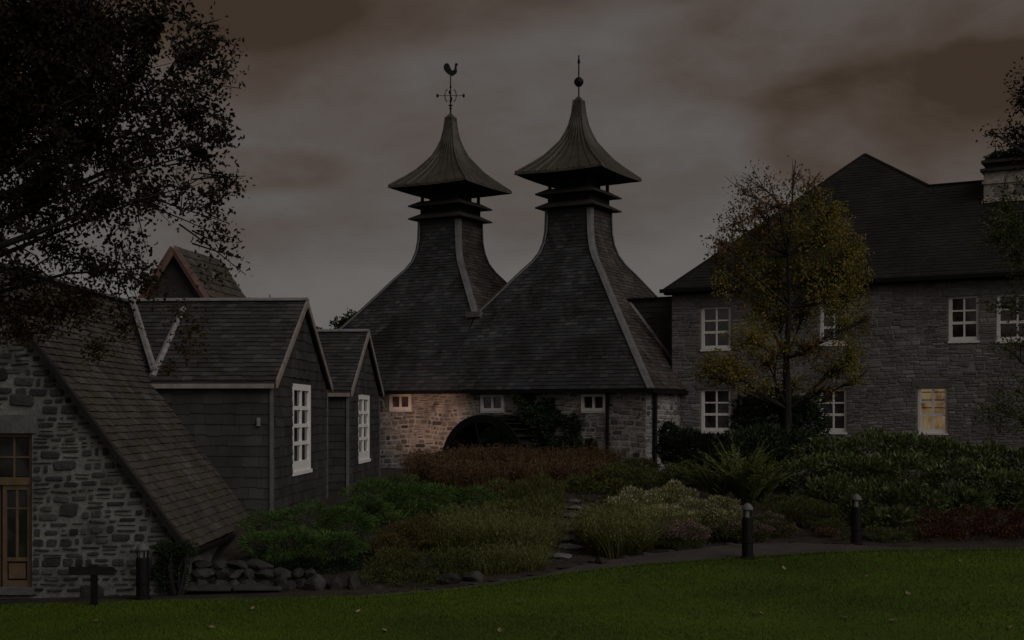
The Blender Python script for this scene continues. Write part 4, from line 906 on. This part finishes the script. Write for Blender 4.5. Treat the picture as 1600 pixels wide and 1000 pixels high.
# left tree: out-of-frame trunk, limbs and twigs reaching over the cottage
TY = 13.5
lt = thing('dark_tree', 'dark-leaved tree overhanging the cottage roof from the left', 'tree', (at(-260, 900, TY).x, TY, -.3))
lt0 = Vector(lt.location)
def q3(px, py, Y=TY): return at(px, py, Y) - lt0
MB().tube([(0, 0, -.2), (.05, 0, 1.5), (.1, .1, 3.2), (.0, .1, 5.0), (.2, 0, 7.2)], [.34, .27, .22, .17, .08], 10).build('trunk', M['bark'], lt)
lobL = []
spec = [(-60, 60, 150, 110, 1), (60, 30, 110, 90, 1), (160, 40, 90, 80, 1), (240, 40, 70, 60, .85), (300, 90, 60, 55, .8), (200, 130, 100, 80, 1), (90, 130, 110, 90, 1), (0, 200, 110, 110, 1), (130, 220, 100, 80, 1), (220, 230, 80, 70, .9), (300, 180, 60, 50, .8), (330, 130, 34, 30, .55), (310, 240, 50, 40, .6), (60, 300, 110, 80, 1), (160, 310, 80, 60, .6), (0, 380, 90, 60, .8), (230, 310, 55, 42, .5), (330, 320, 34, 34, .6), (300, 290, 36, 28, .5), (355, 290, 26, 18, .35), (95, 390, 60, 34, .4), (190, 370, 40, 40, .4), (345, 215, 30, 20, .4), (30, 430, 60, 26, .7), (215, 420, 34, 36, .3), (345, 60, 24, 18, .35)]
br = MB(); Cs, Ds = [], []
for i, (px, py, rx, ry, dn) in enumerate(spec):
    Yl = TY + random.uniform(-.8, 1.2); l = lob(px, py, rx, ry, Yl, .9); lobL.append(l)
    n = int(rx * ry * .62 * dn) ; C, d = cloud([l], int(n * (.85 if px > 120 or py > 250 else 1.25)), .98, .46 if px > 120 or py > 250 else .2, 3.6); Cs.append(C); Ds.append(d)
    e = l[0] - lt0; b0 = Vector((.05, .1, max(1.2, e.z * .62))); m1 = (b0 + e) / 2 + Vector((random.uniform(-.3, .3), random.uniform(-.3, .5), random.uniform(.2, .6)))
    if i % 2 == 0: br.tube([b0, b0.lerp(m1, .5) + Vector((0, 0, .15)), m1, m1.lerp(e, .5) + Vector((random.uniform(-.15, .15), 0, random.uniform(-.1, .15))), e], [.06, .045, .03, .016, .006], 5)
    for k in range(5):
        tw = e + Vector((random.uniform(-1, 1) * l[1], random.uniform(-1, 1) * l[2], random.uniform(-1, 1) * l[3])) * .95; s0_ = m1.lerp(e, random.uniform(.8, 1)); br.tube([s0_, (s0_ + tw) / 2 + Vector((random.uniform(-.1, .1), 0, .08)), tw], [.009, .006, .003], 3, False)
br.build('branches', M['bark'], lt)
C = np.vstack(Cs); d = np.vstack(Ds); link('crown', leaf_mesh(C - np.array(lt0), grow(d, .3, -.2, 1), .064, .042, 'crown', M['lf_dark']), lt)
# outer twigs with single leaves and the turning lower sprays
C2 = []; tw = MB()
for (x0, y0, x1, y1) in ((300, 40, 345, 30), (320, 60, 372, 72), (300, 130, 376, 138), (320, 120, 372, 85), (330, 110, 366, 118), (330, 200, 364, 215), (335, 180, 362, 190), (300, 280, 384, 275), (310, 270, 385, 298), (320, 330, 358, 350), (230, 320, 330, 362), (240, 310, 345, 345), (300, 360, 362, 378), (330, 360, 366, 372), (180, 380, 190, 500), (190, 380, 215, 470), (280, 350, 385, 430), (300, 380, 372, 402), (60, 420, 115, 470), (215, 300, 230, 395), (170, 400, 170, 455), (110, 400, 150, 410), (20, 380, 75, 440), (180, 420, 205, 520), (200, 430, 240, 440), (120, 395, 165, 440)):
    a, b = q3(x0, y0), q3(x1, y1); m_ = (a + b) / 2 + Vector((random.uniform(-.06, .06), 0, random.uniform(-.03, .08))); tw.tube([a, m_, b], [.012, .008, .004], 3, False)
    for _ in range(42):
        t_ = random.random() ** .7; p = a.lerp(b, t_) + Vector((random.gauss(0, .06), random.gauss(0, .08), random.gauss(0, .06))); C2.append(tuple(p + lt0))
tag(tw.build('twigs', M['bark'], lt), kind='stuff'); C2 = np.array(C2); link('sprays', leaf_mesh(C2 - np.array(lt0), grow(unitv(len(C2)), .5, -.2, 1), .06, .04, 'sprays', M['lf_dark']), lt)
C3 = []
for (px, py, rx, ry, n) in ((60, 480, 110, 40, 900), (30, 520, 60, 20, 200), (120, 470, 60, 30, 300), (150, 420, 70, 40, 260), (230, 440, 34, 46, 260), (190, 510, 34, 36, 160), (285, 490, 46, 26, 120), (290, 545, 40, 26, 90), (265, 575, 26, 18, 70), (150, 545, 30, 26, 90), (300, 515, 40, 30, 90), (340, 430, 50, 30, 60)):
    l = lob(px, py, rx, ry, TY + .3, .6); C_, d_ = cloud([l], int(n * (2.4 if px < 160 else 1.1)), .95, .15, 4); C3.append(C_)
C3 = np.vstack(C3); link('turning_leaves', leaf_mesh(C3 - np.array(lt0), grow(unitv(len(C3)), .5, -.3, 1), .055, .036, 'turning_leaves', M['lf_rusty']), lt)

# middle tree
def px_tree(name, label, bpx, bpy, Y, trunk, clumps, Ln, Wd, dens, top_r=.02, r0=.16, tw=5, Yj=1.0):
    b = at(bpx, bpy, Y); b.z = ground(b.x, Y); t = thing(name, label, 'tree', b)
    pts = [at(px, py, Y) - b for px, py in trunk]; n = len(pts); pts[0].z = -.2
    MB().tube(pts, [r0 * (1 - i / (n - 1)) ** 1.3 + top_r for i in range(n)], 9).build('trunk', M['bark'], t)
    mats = {}; br = MB()
    for (px, py, rx, ry, dn, mt) in clumps:
        l = lob(px, py, rx * 1.18, ry * 1.18, Y + random.uniform(-Yj, Yj), 1.0); C, d = cloud([l], int(rx * ry * dens * dn), .98, .22, 3.0); mats.setdefault(mt, []).append((C, d))
        e = l[0] - b; cand = [p for p in pts if p.z < e.z - .1] or [pts[1]]; s = min(cand, key=lambda p: (p - e).length + abs((e.z - p.z) - (p - e).length * .6)); br.tube([s, s.lerp(e, .5) + Vector((0, 0, -.06)), e], [.04, .025, .01], 5)
        for k in range(tw):
            q_ = e + Vector((random.uniform(-1, 1) * l[1], random.uniform(-1, 1) * l[2], random.uniform(-.6, 1) * l[3])); br.tube([s.lerp(e, random.uniform(.5, 1)), e.lerp(q_, .6), q_], [.012, .01, .005], 3, False)
    br.build('branches', M['bark'], t)
    for mt, L2 in mats.items():
        C = np.vstack([c for c, _ in L2]); d = np.vstack([q for _, q in L2]); link('crown', leaf_mesh(C - np.array(b), grow(d, .4, -.1, 1), Ln, Wd, 'crown', M[mt]), t)
    return t
px_tree('garden_tree', 'yellow-green autumn tree with sparse reddish top before the stone building', 1230, 720, 34.5,
    [(1232, 740), (1231, 640), (1228, 560), (1234, 480), (1232, 400), (1236, 330), (1243, 250)],
    [(1190, 290, 30, 30, .18, 'lf_red'), (1160, 300, 22, 34, .1, 'lf_red'), (1240, 285, 16, 34, .12, 'lf_red'), (1265, 290, 22, 20, .25, 'lf_red'), (1185, 330, 34, 26, .4, 'lf_red'), (1150, 350, 26, 26, .35, 'lf_red'), (1130, 380, 24, 24, .3, 'lf_red'), (1215, 320, 26, 22, .25, 'lf_red'),
     (1270, 320, 34, 28, .35, 'lf_mid'), (1300, 330, 26, 24, .35, 'lf_mid'), (1230, 370, 40, 34, .7, 'lf_mid'), (1290, 370, 44, 34, .9, 'lf_mid'), (1165, 395, 34, 30, .8, 'lf_mid'), (1190, 360, 30, 26, .5, 'lf_gold'), (1335, 390, 24, 24, .5, 'lf_mid'), (1320, 420, 34, 30, .9, 'lf_mid'),
     (1165, 430, 34, 32, .9, 'lf_mid'), (1210, 430, 40, 34, .8, 'lf_mid'), (1270, 430, 42, 34, .9, 'lf_mid'), (1192, 480, 32, 32, .8, 'lf_mid'), (1300, 470, 32, 26, .7, 'lf_mid'), (1255, 490, 28, 28, .5, 'lf_mid'), (1340, 440, 18, 18, .5, 'lf_gold'), 
     (1175, 532, 34, 26, .9, 'lf_mid'), (1130, 570, 34, 20, 1, 'lf_mid'), (1150, 590, 36, 20, .9, 'lf_mid'), (1105, 585, 20, 16, .7, 'lf_mid'), (1200, 565, 24, 22, .4, 'lf_gold'), (1320, 510, 28, 30, .6, 'lf_mid'), (1325, 560, 26, 30, .8, 'lf_mid'), (1330, 460, 26, 26, .7, 'lf_mid'), (1300, 580, 22, 18, .5, 'lf_mid'), (1280, 540, 20, 18, .25, 'lf_gold'), (1350, 500, 14, 18, .4, 'lf_gold'), (1335, 595, 18, 14, .35, 'lf_mid'), (1215, 500, 24, 26, .6, 'lf_mid'), (1262, 545, 24, 26, .45, 'lf_gold'), (1225, 545, 26, 24, .45, 'lf_mid'), (1240, 600, 30, 20, .35, 'lf_mid'), (1195, 605, 26, 18, .35, 'lf_mid'), (1285, 610, 24, 16, .3, 'lf_gold'), (1130, 440, 18, 26, .5, 'lf_mid'), (1120, 410, 14, 20, .4, 'lf_gold')],
    .085, .058, 1.9, tw=12, r0=.13, top_r=.012)
px_tree('overhanging_tree', 'green tree reaching in from the right edge over the stone building', 1760, 900, 24.0,
    [(1760, 920), (1745, 700), (1730, 500), (1720, 300), (1700, 100)],
    [(1600, 160, 24, 44, .5, 'lf_dark'), (1585, 205, 24, 14, .5, 'lf_dark'), (1550, 208, 26, 10, .35, 'lf_dark'), (1590, 225, 34, 12, .8, 'lf_dark'), (1620, 210, 40, 60, .6, 'lf_dark'),
     (1570, 320, 34, 24, .4, 'lf_right'), (1590, 350, 44, 30, .8, 'lf_right'), (1560, 370, 34, 24, .55, 'lf_right'), (1545, 345, 18, 16, .3, 'lf_right'), (1600, 400, 40, 24, .7, 'lf_right'), (1590, 480, 36, 20, .35, 'lf_right'), (1560, 478, 22, 12, .4, 'lf_right'), (1600, 540, 44, 22, .5, 'lf_right'), (1575, 545, 22, 12, .35, 'lf_right'),
     (1590, 610, 44, 22, .4, 'lf_right'), (1560, 640, 34, 20, .5, 'lf_right'), (1600, 660, 50, 22, .5, 'lf_right'), (1650, 400, 70, 200, .5, 'lf_right'), (1690, 150, 80, 120, .6, 'lf_dark')],
    .07, .046, .85, tw=5, Yj=.8)
# ivy on the chimney top
a = at(1585, 250, 41.5)
iv = shrub('chimney_ivy', 'dark ivy mound growing over the pale chimney top', 'ivy', [(frame_m(sb) @ Vector((x_, 3.0, 11.15 + dz)), .45, .4, .2) for x_, dz in ((10.0, 0), (10.6, .1), (11.2, .12), (11.8, .1))], 4200, .09, .07, 'lf_ever', stems=0, holes=0, shell=.8)
# far trees behind the buildings
for (px, py, rx, ry, Y, lb) in ((535, 500, 26, 26, 62, 'dark far tree seen left of the kiln roof'), (508, 512, 20, 14, 64, 'low dark far tree above the smaller wing ridge'), (405, 468, 24, 20, 46, 'dark far tree crown behind the red-brown gable'), (185, 478, 30, 22, 48, 'green far tree behind the cottage ridge')):
    p = at(px, py, Y); t = thing('far_tree', lb, 'tree', (p.x, Y, .6)); r_ = rx / FPX * Y
    MB().tube([(0, 0, 0), (.1, 0, p.z * .5), (0, 0, p.z - .8)], [.18, .14, .06], 7).build('trunk', M['bark'], t)
    ls = [(Vector((p.x + random.uniform(-.7, .7) * r_, Y + random.uniform(-.6, .6), p.z - random.uniform(0, 1.0))), r_ * .55, r_ * .5, ry / FPX * Y * .6) for _ in range(7)]
    C, d = cloud(ls, 3500, .9, .15, 2); link('crown', leaf_mesh(C - np.array(t.location), grow(d, .5, .1, 1), .16, .1, 'crown', M['lf_ever']), t)

# ---- shrubs in the beds
def Yh(px, py): return hit(px, py).y
shrub('juniper', 'spreading dark green juniper with drooping tiers beside the larger wing', 'shrub', [lob(420, 822, 40, 22, 21.6, .9), lob(480, 815, 55, 26, 22.2, .9), lob(540, 820, 44, 28, 22.4, .9), lob(450, 850, 60, 22, 21.2, .8), lob(520, 855, 50, 24, 21.5, .8), lob(400, 850, 24, 14, 21.0, .8)], 17000, .085, .016, 'lf_juniper', out=1.1, up=.15, rnd=.5, flat=.55, shell=.4, holes=.24, hs=3.0, stems=16)
shrub('juniper', 'tall green juniper mound in front of the smaller wing', 'shrub', [lob(590, 775, 50, 24, 26, .9), lob(640, 785, 60, 24, 26, .9), lob(570, 800, 46, 24, 25, .9), lob(620, 760, 50, 14, 28, .9)], 13000, .10, .02, 'lf_juniper', out=1.1, up=.15, rnd=.5, flat=.55, shell=.4, holes=.24, hs=3.0, stems=12)
shrub('juniper', 'low green juniper spreading right towards the olive shrubs', 'shrub', [lob(690, 780, 55, 20, 26.5, .9), lob(740, 785, 36, 20, 26.5, .9), lob(660, 805, 50, 18, 25.5, .9), lob(610, 820, 40, 16, 24.5, .9)], 11000, .10, .02, 'lf_juniper', out=1.1, up=.15, rnd=.5, flat=.55, shell=.4, holes=.24, hs=3.0, stems=10)
shrub('bronze_shrub', 'bronze-tinged low shrub between juniper and olive grasses', 'shrub', [lob(630, 838, 38, 22, 22.4), lob(655, 828, 28, 22, 22.6), lob(605, 855, 34, 22, 22.0)], 5500, .05, .022, 'lf_bronze', holes=.12, hs=3, up=.6)
shrub('low_green_shrub', 'low dark green shrub along the lawn edge left of the path', 'shrub', [lob(620, 880, 44, 22, 21.0), lob(670, 885, 44, 22, 21.0), lob(720, 880, 40, 24, 21.2), lob(590, 895, 30, 18, 20.6), lob(650, 905, 50, 14, 20.5)], 9000, .05, .02, 'lf_cover', holes=.14, hs=3, up=.5)
blades('olive_grass', 'olive-yellow arching grasses in the bed left of the steps', 'ornamental grass', spots_px([(690, 862, 1), (720, 866, 1.1), (750, 868, 1.1), (780, 870, 1.1), (810, 868, 1), (700, 850, 1), (740, 850, 1.1), (780, 850, 1.1), (815, 852, 1), (832, 850, .8)], 7, .35, .5), .6, .016, 'lf_olive', .75, 110, .26, lean=(.15, 0), tips=('seed_heads', 'lf_tip', .07, .014, .6, 2))
blades('olive_grass', 'lower olive grasses nearest the path left of the steps', 'ornamental grass', spots_px([(770, 893, .9), (800, 893, 1), (815, 888, .9), (825, 875, .8), (750, 885, .9)], 6, .25, .35), .4, .015, 'lf_olive', .8, 100, .24, lean=(.1, 0), tips=('seed_heads', 'lf_tip', .06, .012, .4, 2))
shrub('olive_shrub', 'feathery olive shrub below the rusty flowers', 'shrub', [lob(790, 775, 44, 22, 27.5), lob(840, 770, 44, 22, 28), lob(858, 785, 22, 22, 27), lob(830, 800, 50, 22, 26), lob(780, 805, 34, 20, 25.5), lob(846, 815, 20, 18, 25)], 12000, .10, .02, 'lf_olive', out=.5, up=.7, rnd=.5, holes=.16, hs=2.5)
blades('rusty_flowers', 'band of rusty red flower plumes in front of the waterwheel', 'flowers', spots_px([(x_, 752 - (x_ - 640) * .012 + random.uniform(-4, 6), .95 if x_ < 720 else 1.1) for x_ in range(650, 950, 14)] + [(x_, 765, .85) for x_ in range(700, 950, 20)], 5, .3, .8), .72, .012, 'lf_rust', .3, 60, .3, part='stalks', tips=('plumes', 'lf_rust', .075, .03, .7, 7))
shrub('ground_cover', 'dull green ground cover below the kiln wall corner', 'ground cover', [lob(975, 745, 44, 18, 33), lob(1030, 745, 44, 16, 34), lob(960, 765, 30, 16, 31), lob(1070, 740, 30, 18, 34), lob(1000, 730, 30, 14, 36), (lob(910, 760, 24, 16, 31))], 9000, .09, .035, 'lf_cover', holes=.12, hs=2, up=.6)
blades('golden_grass', 'golden green grassy clump right of the stone steps', 'ornamental grass', spots_px([(944, 862, 1), (962, 868, 1.05), (985, 866, 1), (936, 850, 1), (955, 846, 1.1), (980, 848, 1.1), (1000, 845, .9)], 7, .26, .45), .66, .016, 'lf_olive', .6, 130, .24, tips=('seed_heads', 'lf_tip', .07, .016, .7, 2))
shrub('variegated_shrub', 'pale variegated flowering shrub right of the golden grass', 'shrub', [lob(1000, 790, 44, 26, 26.5), lob(1050, 785, 40, 28, 27), lob(1035, 812, 60, 22, 25.5), lob(970, 795, 28, 20, 26), lob(1085, 800, 34, 22, 26)], 13000, .06, .024, 'lf_pale', up=.7, rnd=.6, holes=.12, hs=3, extra=('blossom', 900, .07, .03, 'lf_white', .35))
shrub('variegated_shrub', 'smaller pale variegated shrub just left of the lawn-edge bollard', 'shrub', [lob(1130, 795, 34, 18, 26), lob(1110, 815, 38, 22, 25.5), lob(1150, 808, 20, 18, 25.6)], 7000, .055, .022, 'lf_pale', up=.7, rnd=.6, holes=.12, hs=3, extra=('blossom', 400, .065, .028, 'lf_white', .35))
shrub('mauve_heather', 'mauve flowering heather mound at the path edge under the variegated shrub', 'heather', [lob(1040, 838, 34, 18, 24.6), lob(1075, 840, 34, 20, 24.6), lob(1060, 828, 40, 14, 25)], 7000, .045, .018, 'lf_cover', up=.7, holes=.05, hs=4, extra=('blossom', 2600, .04, .022, 'lf_mauve', .0))
shrub('mauve_heather', 'mauve heather immediately behind the lawn-edge bollard', 'heather', [lob(1142, 826, 28, 14, 25.3), lob(1180, 832, 26, 14, 25.4)], 4200, .045, .018, 'lf_cover', up=.7, holes=.05, hs=4, extra=('blossom', 1300, .04, .022, 'lf_mauve', .0))
shrub('mauve_heather', 'dull grey-mauve heather right of the lawn-edge bollard', 'heather', [lob(1215, 826, 34, 12, 26), lob(1200, 812, 24, 10, 26.5)], 3600, .045, .018, 'lf_cover', up=.7, holes=.05, hs=4, extra=('blossom', 700, .04, .022, 'lf_mauve', .0))
fb = hit(1158, 788); fern = thing('fern_clump', 'tall light green fern clump in front of the dark evergreen', 'fern', fb); Cf, Df, rib = [], [], MB()
for (ox, oy, nf, Lf) in ((0, 0, 46, 1.25), (-.45, .1, 30, 1.05), (.45, .15, 30, 1.0), (.1, -.35, 24, .9)):
    Lf *= 1.5; ox *= 1.2
    for k in range(nf):
        a_ = random.uniform(0, 6.28); le = Lf * random.uniform(.7, 1.1); ou = random.uniform(.25, .95); pts = []
        for i in range(15):
            f = i / 14; pts.append(Vector((ox + math.cos(a_) * ou * le * f * (.55 + .45 * f), oy + math.sin(a_) * ou * le * f * (.55 + .45 * f), le * (f - .45 * ou * f * f))))
        rib.tube([pts[0], pts[5], pts[10], pts[14]], [.008, .006, .004, .002], 3, False)
        for i in range(2, 15):
            d_ = (pts[i] - pts[i - 1]).normalized(); sd_ = d_.cross(Vector((0, 0, 1))).normalized() if abs(d_.z) < .99 else Vector((1, 0, 0)); wl = math.sin(min(1, i / 14 + .08) * math.pi) * .9 + .15
            for sg_ in (-1, 1):
                for h in (0, .5):
                    Cf.append(tuple(pts[i - 1].lerp(pts[i], h))); v_ = (sd_ * sg_ + d_ * .7 + Vector((0, 0, .1))) * wl; Df.append(tuple(v_))
Cf = np.array(Cf); Df = np.array(Df); ln = np.linalg.norm(Df, axis=1, keepdims=True); link('fronds', leaf_mesh(Cf, Df / ln, .2 * ln, .05, 'fronds', M['lf_fern']), fern); tag(rib.build('stalks', M['lf_fern'], fern), kind='stuff')
shrub('evergreen_shrub', 'tall dark evergreen shrub at the foot of the autumn tree', 'shrub', [lob(1168, 668, 26, 34, 35), lob(1200, 650, 44, 34, 35.5), lob(1255, 665, 40, 36, 35), lob(1180, 700, 60, 34, 34), lob(1240, 700, 50, 30, 34), lob(1190, 632, 20, 22, 36), lob(1160, 640, 14, 22, 35), lob(1215, 625, 14, 18, 35), lob(1270, 635, 18, 22, 35), lob(1235, 640, 24, 20, 35), lob(1120, 700, 30, 22, 36), lob(1140, 720, 40, 16, 34)], 16000, .13, .05, 'lf_ever', up=.2, holes=.1, hs=1.6, stems=14)
shrub('evergreen_shrub', 'dark evergreen bush hiding the corner between kiln and stone building', 'shrub', [lob(1085, 698, 34, 24, 38), lob(1055, 700, 26, 26, 39), lob(1045, 680, 14, 20, 40), lob(1100, 720, 40, 20, 36)], 9000, .13, .05, 'lf_ever', up=.2, holes=.1, hs=1.6, stems=8)
shrub('rhododendron', 'big leafy rhododendron below the lamplit window', 'shrub', [lob(1300, 712, 50, 26, 33), lob(1360, 705, 55, 28, 33), lob(1420, 705, 55, 26, 32.5), lob(1270, 745, 48, 30, 32), lob(1340, 745, 60, 34, 31), lob(1410, 745, 60, 34, 31), lob(1380, 790, 54, 34, 27.5), lob(1300, 775, 48, 28, 29), lob(1430, 790, 44, 32, 27.5), lob(1390, 815, 40, 20, 26.5), lob(1350, 800, 30, 24, 27.2)], 15000, .135, .075, 'lf_rho', out=.8, up=.25, rnd=.6, shell=.3, holes=.08, hs=1.6, stems=20)
shrub('rhododendron', 'leafy rhododendron at the right edge behind the red shrub', 'shrub', [lob(1480, 715, 50, 26, 32), lob(1540, 725, 50, 28, 31.5), lob(1600, 735, 50, 34, 31), lob(1490, 755, 54, 32, 30), lob(1560, 765, 54, 32, 29), lob(1620, 775, 44, 34, 29), lob(1500, 785, 44, 24, 28.5)], 12500, .135, .075, 'lf_rho', out=.8, up=.25, rnd=.6, shell=.3, holes=.08, hs=1.6, stems=14)
shrub('red_shrub', 'low red-leaved shrub at the right edge of the lawn', 'shrub', [lob(1460, 822, 34, 24, 25.0), lob(1510, 818, 44, 26, 25.2), lob(1565, 818, 40, 26, 25.2), lob(1610, 820, 34, 26, 25.0), lob(1540, 836, 60, 18, 24.7), lob(1470, 838, 40, 14, 24.6), lob(1600, 838, 40, 16, 24.5)], 10000, .06, .028, 'lf_redbush', up=.5, holes=.12, hs=2.6, stems=12)
shrub('low_green_shrub', 'low grey-green shrub left of the bed bollard', 'shrub', [lob(1280, 805, 34, 22, 27), lob(1245, 800, 34, 20, 27.5), lob(1215, 790, 34, 18, 28), lob(1300, 825, 24, 14, 26)], 6500, .06, .02, 'lf_cover', up=.6, holes=.1, hs=3)
shrub('ground_cover', 'short green ground cover between the bed bollard and red shrub', 'ground cover', [lob(1370, 835, 24, 12, 25), lob(1400, 842, 26, 10, 24.6), lob(1325, 838, 12, 12, 25), lob(1425, 835, 18, 12, 25)], 2800, .05, .02, 'lf_cover', up=.8, holes=.1, hs=3)
shrub('orange_plant', 'small orange autumn plant just left of the bed bollard', 'plant', [lob(1298, 832, 14, 6, 25.6), lob(1285, 830, 12, 5, 25.8)], 500, .05, .025, 'lf_rust', up=.6, holes=0, stems=2)
shrub('wall_creeper', 'dark creeper hanging on the kiln wall above the waterwheel', 'creeper', [lob(828, 646, 24, 18, 44.2, .2), lob(850, 650, 34, 20, 43.9, .2), lob(875, 675, 26, 28, 43.7, .25), lob(898, 690, 18, 20, 43.5, .3), lob(850, 690, 40, 26, 44.0, .2), lob(872, 636, 34, 14, 43.9, .15), lob(905, 662, 24, 14, 43.5, .12), lob(925, 700, 18, 14, 43.2, .15), lob(820, 622, 18, 12, 44.3, .15)], 15000, .1, .07, 'lf_ever', up=-.3, holes=.08, hs=1.6, stems=4)
shrub('dark_hedge', 'dark clipped shrub between bollard and retaining wall at the cottage corner', 'shrub', [lob(262, 858, 24, 12, 20.0, .6), lob(290, 858, 18, 12, 20.0, .6), lob(268, 895, 30, 32, 20.1, .4)], 5000, .045, .025, 'lf_ever', up=.3, holes=.0, shell=.6, stems=4)
shrub('dark_hedge', 'dark shrub added in place of the shade under the front juniper', 'shrub', [lob(430, 880, 60, 16, 21.4, .6), lob(520, 885, 50, 18, 21.6, .6), lob(560, 870, 30, 24, 22, .6)], 6000, .05, .025, 'lf_ever', up=.3, holes=.0, shell=.6, stems=4)  # dark leaves added to stand for the darkness under the overhanging juniper
print('total objects', len(bpy.data.objects), 'tris', sum(len(o.data.polygons) for o in bpy.data.objects if o.type == 'MESH'))
